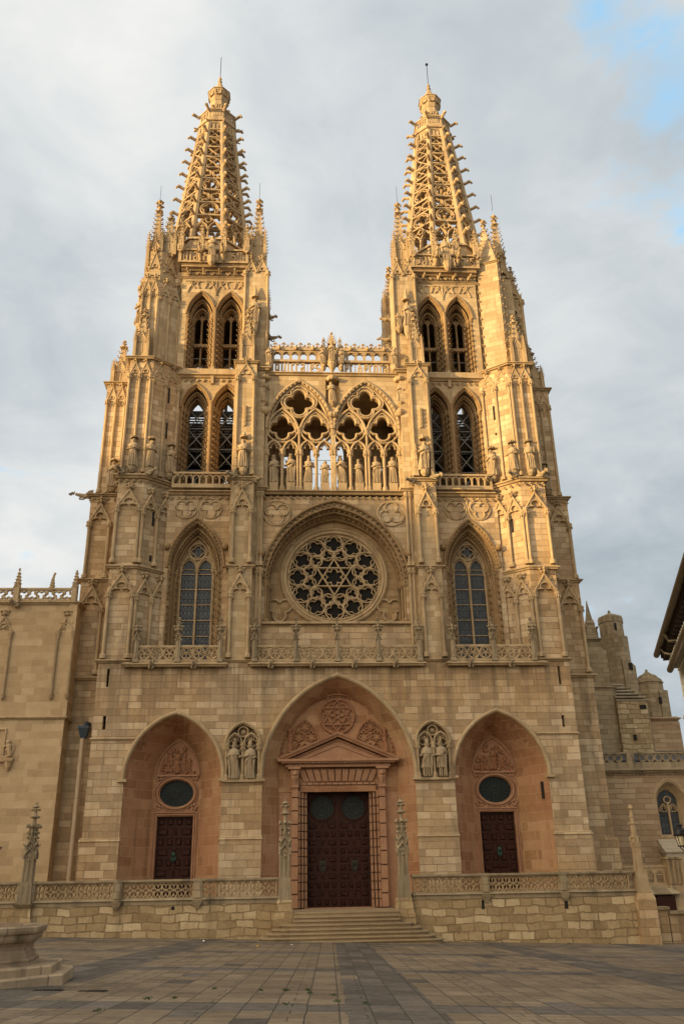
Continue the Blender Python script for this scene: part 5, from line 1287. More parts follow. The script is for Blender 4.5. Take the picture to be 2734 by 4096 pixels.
# ================= GROUND AND TERRACE ==================================================
def gz(x, y): return .46-.031*x-.0222*y
q = MB(); q.v = [(x,y,gz(x,y)) for x,y in ((-400,-330),(300,-330),(300,260),(-400,260))]; q.f = [(0,1,2,3)]
tag(q.build('plaza_paving', M['paving']), kind='structure')
q = MB(); q.box(-30,17.3,-4.4,3.2,1.2,ZT-.03); q.box(-3.0,3.0,-5.55,-4.4,1.2,ZT-.03); tag(q.build('terrace_paving', M['step']), kind='structure')
TY = -5.0
def terrace(name, label, xs, x0, x1):
    T = thing(name, label, 'wall', ((x0+x1)/2,TY+.4,gz((x0+x1)/2,TY)), 'low walls either side of the entrance steps')
    q = MB(); zb = min(gz(x0,TY),gz(x1,TY))-.3
    q.box(x0,x1,TY,TY+.8,zb,2.62); part('base_wall', q, 'rubble', T)
    q = MB(); q.box(x0,x1,TY-.03,TY+.6,2.62,2.86); q.hexa([(x0,TY-.14,2.86),(x1,TY-.14,2.86),(x1,TY+.6,2.86),(x0,TY+.6,2.86),(x0,TY-.02,2.97),(x1,TY-.02,2.97),(x1,TY+.5,2.97),(x0,TY+.5,2.97)])
    q.box(x0,x1,TY-.05,TY+.36,3.8,3.86); q.box(x0,x1,TY-.12,TY+.42,3.86,3.97); part('coping', q, 'grey', T)
    for i,(a,b_) in enumerate(xs):
        q = MB(); n = max(1,round((b_-a)/.43)); s_ = (b_-a)/n
        for k in range(n):                                # one square of four leaves, points meeting in the middle
            cx, cz = a+s_*(k+.5), 3.39
            q.sweep(circ(cx,cz,s_*.5,16,.42/(s_*.5)), bar(.05,TY+.05,TY+.2), True)
            for sa in (-1,1):
                for sb in (-1,1):
                    ex, ez = cx+sa*s_*.5, cz+sb*.42; mx, mz = (cx+ex)/2, (cz+ez)/2; ox, oz = -sb*.075, sa*.075
                    q.sweep([(cx,cz),(mx*.5+cx*.5+ox*.75,mz*.5+cz*.5+oz*.75),(mx+ox,mz+oz),(mx*.5+ex*.5+ox*.75,mz*.5+ez*.5+oz*.75),(ex,ez),(mx*.5+ex*.5-ox*.75,mz*.5+ez*.5-oz*.75),(mx-ox,mz-oz),(mx*.5+cx*.5-ox*.75,mz*.5+cz*.5-oz*.75)], bar(.055,TY+.03,TY+.2), True)
            q.ball((cx,TY+.05,cz),.05,6,4)
        q.box(a-.02,a+.05,TY+.02,TY+.24,2.97,3.8); q.box(b_-.05,b_+.02,TY+.02,TY+.24,2.97,3.8)
        part('lattice_panel', q, 'carved', T)
    for (a,b_),(c,d_) in zip(xs, xs[1:]):
        q = MB(); q.box(b_,c,TY-.1,TY+.38,2.8,3.99); q.box(b_+.08,c-.08,TY-.16,TY-.1,2.98,3.8); q.frust((b_+c)/2,TY-.02,2.4,2.8,.2,c-b_+.1); part('parapet_post', q, 'grime', T)
    return T
TL = terrace('terrace_wall','rough block terrace wall with lattice parapet left of the entrance steps',[(-24.2,-18.75),(-17.75,-13.35),(-12.85,-8.78),(-8.28,-4.0)],-25,-3.9)
TR = terrace('terrace_wall','rough block terrace wall with lattice parapet right of the entrance steps',[(3.98,7.98),(8.45,12.62),(13.12,16.85)],3.9,17.2)
for T,xs in ((TR,((8.0,2.05,.17,.42),(12.93,1.98,.2,.4))),(TL,((-9.9,2.35,.2,.12),))):
    for x,z,w_,h_ in xs:
        q = MB(); q.box(x-w_/2,x+w_/2,TY-.015,TY+.05,z,z+h_); q.frust(x,TY-.005,z+h_,z+h_+.08,w_,.05,.04,.04); part('drain_hole', q, 'dark', T)
def pier(x, label, zpl, plain=False, w=1.0):
    """gate pier: rough base, panelled shaft, canopied tabernacle, finial"""
    T = thing('gate_pier', label, 'pier', (x,TY+.1,gz(x,TY)), 'pinnacled stone piers along the terrace wall')
    q = MB(); zb = gz(x,TY)-.2; y = TY+.1
    if plain:
        q.box(x-.55,x+.55,TY-.45,TY+.8,zb,2.45); q.hexa([(x-.55,TY-.45,2.45),(x+.55,TY-.45,2.45),(x+.55,TY+.8,2.45),(x-.55,TY+.8,2.45),(x-.42,TY-.3,2.8),(x+.42,TY-.3,2.8),(x+.42,TY+.7,2.8),(x-.42,TY+.7,2.8)])
    else:
        q.box(x-.62,x+.55,TY-.5,TY+.9,zb,1.95); q.hexa([(x-.55,TY-.4,1.95),(x+.5,TY-.4,1.95),(x+.5,TY+.8,1.95),(x-.55,TY+.8,1.95),(x-.42,TY-.3,2.75),(x+.4,TY-.3,2.75),(x+.4,TY+.7,2.75),(x-.42,TY+.7,2.75)])
    part('pier_base', q, 'ashlar' if plain else 'rubble', T)
    q = MB(); q.frust(x,y,2.72,3.95,.78,.66)
    if plain:
        q.frust(x,y,3.9,5.3,.42,.38); q.frust(x,y,5.25,5.5,.42,.52); q.frust(x,y,5.5,5.95,.54,.44,n=8); q.frust(x,y,5.95,6.7,.34,.28,n=8)
        for k in range(8): q.ball((x+.22*cos(k*pi/4),y+.22*sin(k*pi/4),6.62),.06,6,4)
        for k in range(4):
            q.M = Matrix.Translation((x,y,0)) @ Matrix.Rotation(k*pi/2+pi/4,4,'Z'); q.sweep(foil(0,5.7,.15,4,pi/4),bar(.04,-.3,-.22),True); q.M = I4
            q.tube([(x+.2*cos(k*pi/2+.78),y+.2*sin(k*pi/2+.78),3.95),(x+.2*cos(k*pi/2+.78),y+.2*sin(k*pi/2+.78),5.25)],.05,5)
        q.frust(x,y,6.7,7.0,.24,.2,n=8); q.frust(x,y,7.0,7.06,.3,.3,n=8); q.frust(x,y,7.06,7.45,.2,.16,n=8); q.lathe([(.1,0),(.18,.08),(.14,.16),(.07,.3),(.09,.34)],x,y,8,7.42)
        part('pinnacle', q, 'carved', T)
    else:
        q.frust(x,y,3.9,5.35,.5,.46)
        for k in range(4):
            q.M = Matrix.Translation((x,y,0)) @ Matrix.Rotation(k*pi/2,4,'Z')
            for sg in (-1,1): q.tube([(sg*.24,-.24,3.95),(sg*.24,-.24,5.4)],.055,6)
            q.tube([(0,-.27,3.95),(0,-.27,5.0)],.05,6); q.ball((0,-.3,5.1),.08,6,4)
            q.sweep([(-.3,5.2),(-.26,5.45),(-.12,5.6),(0,5.78),(.12,5.6),(.26,5.45),(.3,5.2)], bar(.07,-.38,-.24))
            q.sweep([(-.2,5.7),(-.26,5.86),(-.14,6.0),(0,6.16),(.14,6.0),(.26,5.86),(.2,5.7)], bar(.06,-.34,-.22))
            for sg in (-1,1): q.crock((sg*.26,-.3,5.9),(sg,-.6,.3),.09)
            q.ball((0,-.22,6.78),.065,6,4); q.tube([(0,-.22,6.72),(0,-.23,6.55),(0,-.22,6.4)],[.06,.07,.05],6)          # little figures
            for sg in (-1,1): q.tube([(sg*.03,-.22,6.42),(sg*.05,-.22,6.22)],.03,5); q.tube([(sg*.06,-.22,6.68),(sg*.16,-.26,6.6),(sg*.2,-.22,6.7)],.026,5); q.ball((sg*.25,-.25,6.35),.08,6,4); q.ball((sg*.26,-.26,6.62),.07,6,4)
            q.tube([(.0,-.16,6.9),(.0,-.3,7.02),(0,-.36,6.92)],[.09,.1,.06],5); q.tube([(.2,-.2,6.9),(.3,-.3,7.02),(.34,-.34,6.88)],[.08,.09,.06],5)
            q.M = I4
        q.frust(x,y,5.3,5.7,.56,.46); q.frust(x,y,5.7,7.0,.42,.26); q.frust(x,y,6.95,7.45,.24,.18,n=8)
        q.lathe([(.1,0),(.3,.06),(.3,.12),(.13,.2),(.1,.34),(.12,.42)],x,y,10,7.4)
        for k in range(4): q.blob((x+.2*cos(k*pi/2+.4),y+.2*sin(k*pi/2+.4),7.9),.12,.12,.09)
        q.lathe([(.09,0),(.1,.2),(.22,.26),(.14,.34),(.07,.4),(.09,.5)],x,y,8,7.8)
        part('pinnacle', q, 'grey', T)
pier(-3.53,'gate pier with carved pinnacle left of the entrance steps',0); pier(3.42,'gate pier with carved pinnacle right of the entrance steps',0)
pier(-18.25,'dark weathered pinnacled pier at the far left of the terrace parapet',0); pier(17.6,'slim pale pinnacled pier at the right end of the terrace wall',0,True)
T = thing('entrance_steps','broad stone steps with rounded ends rising to the main door','steps',(0,-7,.6))
hw = [3.02,3.02,3.02,3.7,4.1,4.45,4.8,5.15]; tz = [2.08,1.88,1.69,1.49,1.28,1.09,.90,.72]
for i,(h_,z) in enumerate(zip(hw,tz)):
    yf = -5.5-.37*i; yb = -5.0 if i < 3 else -5.0
    r_ = 0 if i < 3 else .75
    def pl(o):
        if not r_: return [(-h_,yb),(-h_,yf-o),(h_,yf-o),(h_,yb)]
        return [(-h_-o,yb)]+[(-h_+r_-(r_+o)*cos(t_*pi/12),yf+r_-(r_+o)*sin(t_*pi/12)) for t_ in range(7)]+[(h_-r_+(r_+o)*sin(t_*pi/12),yf+r_-(r_+o)*cos(t_*pi/12)) for t_ in range(7)]+[(h_+o,yb)]
    q = MB(); q.plan(pl(0),-.2,z-.06); q.plan(pl(.1),z-.065,z-.02); q.plan(pl(.07),z-.025,z); part('step', q, 'step', T)
# ================= LEFT WING ==================================================================
Wg = thing('chapel_wing','golden ashlar chapel wing at left with openwork parapet and small pinnacles','chapel',(-26,6,2))
q = MB(); wy = 1.5; q.box(-34,-18.78,wy,12,ZT-.5,14.4); q.box(-34,-18.72,wy,12,14.4,22.6); q.box(-19.28,-18.68,wy-.1,wy+2,14.4,22.55); part('wall', q, 'wing', Wg)
q = MB(); string(q, [(-34,wy),(-18.76,wy),(-18.76,4)], 14.3, .2, .14); string(q, [(-34,wy),(-18.7,wy),(-18.7,4)], 22.5, .26, .18); part('string_course', q, 'carved', Wg)
q = MB(); yb = wy-.02
q.box(-34,-18.8,yb-.12,yb+.14,23.62,23.76); q.box(-34,-18.8,yb-.1,yb+.14,22.78,22.9)
def trefpanel(q, a, b_):
    n = round((b_-a)/.62); s_ = (b_-a)/n
    for k in range(n): q.sweep(foil(a+s_*(k+.5),23.26,.4,3,(pi/2 if k%2 else -pi/2),.5,6,.9), bar(.13,yb-.08,yb+.08), True)
trefpanel(q,-33.5,-23.35); trefpanel(q,-22.95,-19.2)
part('openwork_parapet', q, 'carved', Wg)
for x,tip,brk in ((-23.13,25.3,0),(-18.98,25.15,0),(-20.75,25.0,1)):
    q = MB()
    if not brk:
        q.box(x-.19,x+.19,yb-.22,yb+.16,22.7,24.0); gablet(q,x-.2,x+.2,yb-.2,23.75,24.15,.07,.06,.06,False,fill=False); q.frust(x,yb-.03,23.9,25.0,.36,.1)
        for k in range(4): q.frust(x,yb-.03,24.05+.25*k,24.15+.25*k,.3-.05*k,.46-.07*k)
        finial(q,x,yb-.03,tip-.3,.12)
    else:
        q.frust(x,yb+.3,23.6,24.6,.34,.16)
        for k in range(4): q.frust(x,yb+.3,23.8+.2*k,23.88+.2*k,.3-.04*k,.42-.06*k)
        q.tube([(x,yb+.3,24.55),(x+.05,yb+.3,24.85),(x+.12,yb+.3,25.05)],[.1,.08,.09],6)
    part('pinnacle', q, 'carved', Wg)
q = MB()
for xl,xr,za in ((-24.35,-23.15,21.6),(-19.84,-18.76,21.55)):
    for x in (xl,xr): q.lathe([(.02,0),(.12,.12),(.17,.3),(.2,.4),(.1,.42),(.09,4.3),(.14,4.4),(.1,4.45),(.18,4.75),(.2,4.9)],x,wy-.1,8,15.62)
    gablet(q,xl,xr,wy,20.5,za,.1,.12,.1,fill=False); q.sweep(circ((xl+xr)/2,20.98,.2,14),bar(.07,wy-.1,wy+.02),True); q.ball(((xl+xr)/2,wy-.1,za+.25),.17,6,4)
part('blind_arcade', q, 'carved', Wg)
q = MB(); q.sweep([(-24.4,11.6),(-24.4,13.65),(-22.6,13.65),(-22.6,11.6)], bar(.12,wy-.12,wy+.02)); q.box(-24.6,-21.9,wy-.2,wy+.02,11.5,11.62)
m0 = q.M; q.M = Matrix.Translation((-22.2,wy-.14,11.75)); q.tube([(.1,0,.1),(.0,0,.45),(-.05,0,.8),(-.15,0,1.0)],[.13,.16,.17,.1],8); q.ball((-.12,-.02,1.05),.15,8,5); q.tube([(-.05,0,.7),(-.3,-.03,.8),(-.36,-.03,.7)],.06,5); q.tube([(0,0,.55),(-.26,-.03,.5)],.06,5); q.tube([(.1,0,.15),(-.15,-.02,.05),(-.3,-.02,.0)],.09,5); q.tube([(.15,0,.2),(.3,0,.6),(.2,0,.9)],.04,5); q.box(-.4,.35,-.08,.1,-.15,0); q.M = m0
q.lathe([(.05,0),(.2,.25),(.26,.5),(.34,.62)],-22.15,wy-.1,8,10.9)
part('coat_of_arms_frame', q, 'wing', Wg)
m = MB(Matrix.Translation((-22.95,wy-.1,22.45)) @ Matrix.Rotation(-.3,4,'Z')); beast(m,.9,.18); part('gargoyle', m, 'grey', Wg, smooth=50)
# downpipe in the corner
T = thing('downpipe','tall cream rainwater downpipe with dark hopper in the left corner','downpipe',(-17.55,2.1,ZT))
q = MB(); q.tube([(-17.55,2.1,ZT),(-17.55,2.1,13.2)],.16,12)
for z in (4.2,6.8,9.2,11.6): q.lathe([(.19,0),(.19,.08)],-17.55,2.1,12,z)
part('pipe', q, 'pipe', T, smooth=50)
q = MB(); q.frust(-17.5,2.1,13.1,13.75,.36,.7); q.frust(-17.5,2.1,13.75,13.9,.74,.74); q.tube([(-17.3,2.6,14.1),(-17.4,2.25,14.15),(-17.45,2.05,13.85)],.16,8); part('hopper', q, 'lead', T)
# ================= RIGHT: CHAPEL AND TRANSEPT TURRETS ====================================================
Cp = thing('side_chapel','brown stone chapel at right with traceried window and circle parapet','chapel',(26,12,0))
cy_ = 8.0
q = MB(); wx_ = 25.7; q.plate(rect(18,36,-2,10.95), [arch_hole(wx_,1.12,6.5,8.9,10.35,9)], cy_, cy_+1.2); part('wall', q, 'brown', Cp)
q = MB(); q.loft([[(x,y,z) for x,z in arch_hole(wx_,a,6.45,8.9,za,9)] for a,za,y in ((1.14,10.38,cy_+.01),(.75,9.8,cy_+.75))], closed=False); q.sweep(arch(wx_,1.26,8.9,10.55,10),bar(.2,cy_-.04,cy_+.1))
for sg in (-1,1): q.sweep(arch(wx_+sg*.36,.34,8.2,8.75,6),bar(.08,cy_+.62,cy_+.8)); q.sweep(foil(wx_+sg*.36,8.35,.24,3,pi/2),bar(.05,cy_+.64,cy_+.8),True)
q.sweep(circ(wx_,9.05,.26,12),bar(.08,cy_+.62,cy_+.8),True); q.box(wx_-.06,wx_+.06,cy_+.6,cy_+.8,6.5,8.9); q.box(wx_-1.2,wx_+1.2,cy_-.05,cy_+.7,6.3,6.52); part('window_frame', q, 'carved', Cp)
q = MB(); q.box(wx_-1.1,wx_+1.1,cy_+.82,cy_+.86,6.5,10.4); part('glass', q, 'glass', Cp)
q = MB(); string(q,[(18,cy_),(36,cy_)],11.0,.34,.24); q.box(18,36,cy_-.1,cy_+.3,11.3,11.8)
for k in range(60): q.blob((18.2+.3*k,cy_-.1,10.88),.13,.1,.1)
part('cornice', q, 'grey', Cp)
q = MB(); q.box(18,36,cy_-.1,cy_+.2,12.44,12.56)
for k in range(28):
    x = 18.3+.63*k
    if 22.6 < x < 23.4: continue
    q.sweep(circ(x,12.12,.29,14),bar(.09,cy_-.06,cy_+.12),True); q.sweep(foil(x,12.12,.25,6,0,.32,4),bar(.05,cy_-.02,cy_+.1),True)
q.box(22.7,23.3,cy_-.18,cy_+.2,11.3,12.6); q.sweep(circ(23.0,12.15,.18,10),bar(.05,cy_-.24,cy_-.16),True); part('circle_parapet', q, 'grey', Cp)
q = MB(); q.hexa([(18,cy_+.5,11.9),(36,cy_+.5,11.9),(36,16,13.6),(18,16,13.6),(18,cy_+.5,12.0),(36,cy_+.5,12.0),(36,16,13.7),(18,16,13.7)]); part('lead_roof', q, 'lead', Cp)
q = MB(); q.box(24.3,27.4,7.0,8,-1,5.3); q.hexa([(24.2,6.9,5.2),(27.5,6.9,5.2),(27.5,8.0,5.25),(24.2,8.0,5.25),(24.2,6.85,5.3),(27.5,6.85,5.3),(27.5,8.0,6.2),(24.2,8.0,6.2)]); part('sloping_offset', q, 'slate', Cp)
Tt = thing('transept_turrets','grey weathered stair turrets and buttresses with domed caps behind the chapel','tower',(27.5,17,8))
ty = 16.5
q = MB(); q.box(22,25.3,ty-.6,ty+8,8,22.6); q.box(22,24.9,ty-.2,ty+8,22.5,24.2); q.box(22.5,25.55,ty-.9,ty+8,8,19.2); q.hexa([(22,ty-.6,22.5),(25.3,ty-.6,22.5),(25.3,ty+2,22.5),(22,ty+2,22.5),(22,ty-.2,23.1),(24.9,ty-.2,23.1),(24.9,ty+2,23.1),(22,ty+2,23.1)])
q.box(25,31.3,ty+4.5,ty+8,8,19.0); part('wall', q, 'grime', Tt)
q = MB(); string(q,[(22,ty-.2),(24.9,ty-.2),(24.9,ty+5)],23.6,.25,.16); string(q,[(22,ty-.9),(25.55,ty-.9),(25.55,ty+3)],19.1,.16,.1); q.box(24.95,25.1,ty,ty+5,24.9,25.05)
for k in range(14): q.lathe([(.06,0),(.1,.2),(.06,.5),(.09,.75)],25.0,ty+.3+.34*k,6,24.2)
q.box(23.9,24.7,ty-.25,ty+.4,24.2,25.2); q.frust(24.3,ty+.05,25.2,25.6,.75,.6); q.frust(24.3,ty+.05,25.6,27.5,.5,.04); q.box(22,24,ty-.1,ty+.1,24.9,25.05); m0=q.M; q.M=Matrix.Translation((24.95,ty+1.5,23.6)) @ Matrix.Rotation(pi/2-.3,4,'Z'); beast(q,1.0,.14); q.M=m0
part('parapet', q, 'grime', Tt)
q = MB(); q.plan([(25.3,ty+1),(26.4,ty+.1),(27.2,ty-.1),(27.9,ty+.5),(27.9,ty+3.5),(25.3,ty+3.5)],8,24.2); q.plan([(26.8,ty-.2),(28.2,ty+.4),(28.2,ty+3.5),(26.8,ty+3.5)],8,21.4); q.loft([[(x,y,z) for x,y in p_] for p_,z in (([(26.8,ty-.2),(28.2,ty+.4),(28.2,ty+3.5),(26.8,ty+3.5)],21.4),([(26.8,ty-.1),(27.8,ty+.5),(27.8,ty+3.5),(26.8,ty+3.5)],21.9))],cap=True)
q.lathe([(1.08,0),(1.08,6.2)],26.75,ty+1.2,22,20.0); part('turret', q, 'grime', Tt)
q = MB(); q.lathe([(1.0,0),(1.14,.02),(1.14,.5),(1.0,.62),(.7,.82),(.3,.98),(.1,1.12),(.14,1.25),(.02,1.38)],26.75,ty+1.2,22,25.55); part('turret_cap', q, 'grime', Tt, smooth=40)
q = MB(); q.frust(29.55,ty+1.4,8,20.1,2.3,2.3,n=8); q.plan([(28.4,ty+.2),(31.1,ty+.2),(31.3,ty+3),(28.4,ty+3)],8,16.6); q.plan([(29.9,ty+.1),(30.9,ty+.6),(30.9,ty+3),(29.9,ty+3)],8,19.2); part('turret', q, 'grime', Tt)
q = MB(); q.frust(29.55,ty+1.4,19.95,20.35,2.5,2.1,n=8); q.lathe([(1.02,0),(.98,.15),(.75,.4),(.4,.56),(.34,.62),(.1,.8),(.13,.92),(.02,1.02)],29.55,ty+1.4,18,20.3); part('turret_cap', q, 'grime', Tt, smooth=40)
q = MB(); string(q,[(28.0,ty+.2),(31.15,ty+.2),(31.35,ty+3)],16.4,.3,.2); q.plan([(28.2,ty-.1),(31.2,ty-.1),(31.4,ty+3),(28.2,ty+3)],8,16.3); part('lower_wall', q, 'brown', Tt)
q = MB()
for j in range(6):
    z = 17.9+.33*j; xr = 28.3-.27*j; yf = ty-1.4+.28*j
    q.hexa([(25.3,yf,z),(xr,yf,z),(xr,ty+1,z),(25.3,ty+1,z),(25.3,yf-.06,z+.14),(xr+.06,yf-.06,z+.14),(xr,ty+1,z+.4),(25.3,ty+1,z+.4)])
part('stepped_stone_roof', q, 'slate', Tt)
q = MB(); q.plan([(25.3,ty-1.3),(28.0,ty-1.3),(28.5,ty-.3),(28.5,ty+1),(25.3,ty+1)],8,17.95); part('stair_block', q, 'rubble', Tt)
q = MB()
for x,y,z,w_,h_ in ((26.95,ty+.08,24.0,.0,.0),(26.75,ty+.08,24.7,.2,.7),(27.6,ty-.0,21.0,.36,.6),(29.9,ty+.05,17.9,.2,.6),(27.6,ty-1.35,17.2,.6,.35),(26.5,ty-1.35,14.5,.3,.5)):
    if w_: q.box(x-w_/2,x+w_/2,y,y+.3,z,z+h_)
part('slit_window', q, 'dark', Tt)
# ---- small stair with arcaded parapet at the far right of the terrace
Sp = thing('stair_parapet','pale arcaded parapet and porch slab beside the right end of the terrace','parapet',(20.5,3,0))
q = MB(); q.box(16.2,22.4,2.9,3.2,4.2,4.36); q.box(16.2,22.4,2.92,3.2,3.1,3.26)
for k in range(9):
    x = 17.0+.66*k; q.box(x-.09,x+.09,2.95,3.15,3.2,4.2); q.sweep(arch(x+.33,.25,3.75,4.12,6),bar(.1,2.95,3.15)); q.sweep(foil(x+.33,3.86,.2,3,pi/2),bar(.045,2.98,3.12),True)
q.prism([(16.2,4.0),(22.4,4.0),(22.4,4.2),(16.2,4.2)],2.96,3.14)
part('arcade', q, 'carved', Sp)
q = MB(); q.box(22.4,23.5,2.5,3.5,3.1,4.75); q.box(22.3,23.6,2.4,3.6,4.72,4.86)
for k in range(4): q.tube([(22.5+.3*k,2.46,3.15),(22.5+.3*k,2.46,4.6)],.09,6)
q.hexa([(22.0,1.4,-1),(24.4,1.4,-1),(24.4,3.6,-1),(22.0,3.6,-1),(22.4,2.5,3.1),(23.6,2.5,3.1),(23.6,3.6,3.1),(22.4,3.6,3.1)]); part('post', q, 'carved', Sp)
q = MB(); q.box(17.5,22.3,3.0,5,-1,3.1); part('wall', q, 'brown', Sp)
q = MB(); q.hexa([(20.7,1.9,2.5),(22.75,1.9,2.5),(22.75,3.0,2.55),(20.7,3.0,2.55),(20.7,1.85,2.56),(22.75,1.85,2.56),(22.5,3.0,3.15),(20.7,3.0,3.15)]); part('porch_slab', q, 'grime', Sp)
q = MB(); q.box(21.2,22.4,2.0,2.9,-.5,2.42); part('door', q, 'door', Sp)
Sw = thing('stair_wall','stepped stair side wall with thick capping stones at far right','wall',(20,-2.5,-.2))
q = MB()
for x0,x1,z in ((18.2,19.05,2.05),(19.0,19.95,1.75),(19.9,23.5,1.5)): q.box(x0,x1,-2.6,-2.0,-1,z)
part('wall', q, 'ashlar', Sw)
q = MB()
for x0,x1,z in ((18.15,19.12,2.05),(19.06,20.0,1.75),(19.95,23.5,1.5)): q.box(x0,x1,-2.75,-1.9,z,z+.17); q.lathe([(.085,0),(.085,.85)],0,0,6,0) if False else None
part('coping', q, 'grime', Sw)
# ================= FOUNTAIN ==================================================================================
Fo = thing('fountain','octagonal stone fountain basin on two worn steps at the left edge','fountain',(-11.41,-36.44,1.6))
def octf(R_, z): return [(-11.41+R_*cos(radians(-15.5+45*k)), -36.44+R_*sin(radians(-15.5+45*k)), z) for k in range(8)]
q = MB(); q.loft([octf(r_,z) for r_,z in ((3.12,1.2),(3.12,1.74),(3.08,1.77),(2.6,1.77))],cap=True); q.loft([octf(r_,z) for r_,z in ((2.82,1.5),(2.82,1.92),(2.78,1.95),(2.0,1.95))],cap=True); part('step', q, 'basin', Fo)
q = MB(); q.loft([octf(r_,z) for r_,z in ((2.22,1.9),(2.22,2.06),(2.18,2.08),(2.13,2.09),(2.13,2.19),(2.09,2.2),(2.06,2.26),(2.08,2.34),(2.14,2.41),(2.22,2.44),(2.26,2.5),(2.27,2.58),(2.34,2.62),(2.36,2.67),(2.36,2.74),(2.3,2.77),(1.98,2.77),(1.96,2.3),(.5,2.3))],cap=True); part('basin', q, 'basin', Fo)
q = MB(); q.loft([octf(1.97,2.4),octf(1.97,2.42)],cap=True); part('water', q, 'wheelglass', Fo)
q = MB(); q.lathe([(.6,0),(.5,.6),(.3,1.0),(.25,1.7),(.9,2.1),(1.0,2.25),(.9,2.25),(.2,2.2),(.18,3.2),(.3,3.5),(.1,4.2)],-11.41,-36.44,16,2.3); part('column', q, 'statue', Fo)
# ================= HOUSE WITH WHITE GALLERY, LAMP ==============================================================
A_ = atan2(-.953,-.304)
Ho = thing('gallery_house','white glazed timber gallery house under dark projecting eaves at right','house',(18,-30,.5))
H = Matrix(((-.304,.953,0,12.27),(-.953,-.304,0,-24.72),(0,0,1,0),(0,0,0,1)))   # local x towards the viewer, y away to the right
q = MB(H); q.box(.86,13,1.55,10,-1,12.1); part('wall', q, 'plaster', Ho)
q = MB(H); q.hexa([(-.05,-.05,12.2),(13,-.05,12.2),(13,9,15),(-.05,9,15),(-.05,-.05,12.34),(13,-.05,12.34),(13,9,15.3),(-.05,9,15.3)]); part('roof', q, 'rooftile', Ho)
q = MB(H); q.box(0,13,.05,2.4,12.05,12.2)
for k in range(22): q.hexa([(.2+.6*k,.1,11.9),(.36+.6*k,.1,11.9),(.36+.6*k,2.4,11.95),(.2+.6*k,2.4,11.95),(.2+.6*k,.1,12.06),(.36+.6*k,.1,12.06),(.36+.6*k,2.4,12.06),(.2+.6*k,2.4,12.06)])
part('eave', q, 'timber', Ho)
q = MB(H); q.tube([(-.08,-.1,12.22),(13,-.1,12.22)],.13,8)
for k in range(18): q.lathe([(.15,0),(.15,.03)],0,0,6,0) if False else None
q.tube([(4.0,-.1,12.1),(4.0,0,11.8),(4.2,.9,11.75),(4.3,1.25,11.6),(4.3,1.3,2)],.08,8); q.tube([(1.6,-.08,12.1),(1.6,.05,11.9),(1.7,.3,11.8)],.07,6); part('gutter', q, 'gutter', Ho)
H2 = H @ Matrix.Translation((-.1,-.78,0))
q = MB(H2); g0,g1 = 1.25,12.5
q.box(.95,g1,1.3,2.4,11.3,11.9); q.box(.85,g1,1.15,2.4,11.75,11.92)
for k in range(16): q.box(1.0+.42*k,1.12+.42*k,1.02,1.3,11.45,11.75)
for z in (4.2,7.0,9.1): q.box(1.0,g1,1.25,2.4,z,z+.28); q.box(.95,g1,1.18,1.4,z+.28,z+.36)
for k in range(22): q.box(1.05+.5*k,1.17+.5*k,1.36,1.5,4.4,11.4)
for k in range(22):
    for z in (5.2,6.1,7.9,8.5,9.9,10.6): q.box(1.1+.5*k,1.55+.5*k,1.4,1.47,z,z+.05)
for z0,z1 in ((4.5,5.1),(7.3,7.8)): q.box(1.05,g1,1.42,1.5,z0,z1)
for z in (9.4,): q.box(1.05,g1,1.42,1.5,z,z+.35)
q.box(.95,1.1,1.34,2.4,4.2,11.4)
part('glazed_gallery', q, 'white', Ho)
q = MB(H2); q.box(1.08,g1,1.52,1.56,4.3,11.35); part('glass', q, 'pane', Ho)
q = MB(H2); q.hexa([(2.0,-.0,9.75),(13,-.0,9.75),(13,1.2,10.1),(2.0,1.2,10.1),(2.0,.0,9.85),(13,.0,9.85),(13,1.2,10.2),(2.0,1.2,10.2)]) if False else q.tube([(1.5,.95,11.25),(13,.95,11.25)],.13,8); q.box(1.5,13,1.0,1.3,11.3,11.42); part('lower_gutter', q, 'gutter', Ho)
La = thing('wall_lantern','black iron street lantern with frosted panes at the right edge','lantern',(12.62,-23.2,4.4))
q = MB(Matrix.Translation((12.62,-23.2,0)))
q.frust(0,0,5.1,5.16,.56,.56,n=6); q.lathe([(.3,0),(.27,.06),(.24,.16),(.1,.26),(.08,.3),(.1,.34)],0,0,12,5.16)
for k in range(6): q.blob((.09*cos(k*pi/3),.09*sin(k*pi/3),5.53),.03,.03,.07)
for k in range(6): a = k*pi/3+pi/6; q.tube([(.16*cos(a),.16*sin(a),4.72),(.25*cos(a),.25*sin(a),5.1)],.015,4)
q.frust(0,0,4.69,4.73,.36,.36,n=6); q.tube([(0,0,4.7),(.1,0,4.6),(.02,0,4.5),(.14,0,4.42),(.3,0,4.45),(1.4,.1,4.5)],.025,5); q.tube([(-.12,0,4.68),(-.02,0,4.58),(.08,0,4.44),(.0,0,4.38)],.02,5)
q.tube([(1.4,.1,.2),(1.4,.1,5.0)],.09,8); part('frame', q, 'iron', La)
q = MB(Matrix.Translation((12.62,-23.2,0))); q.frust(0,0,4.74,5.09,.27,.43,n=6); part('pane', q, 'lampglass', La)
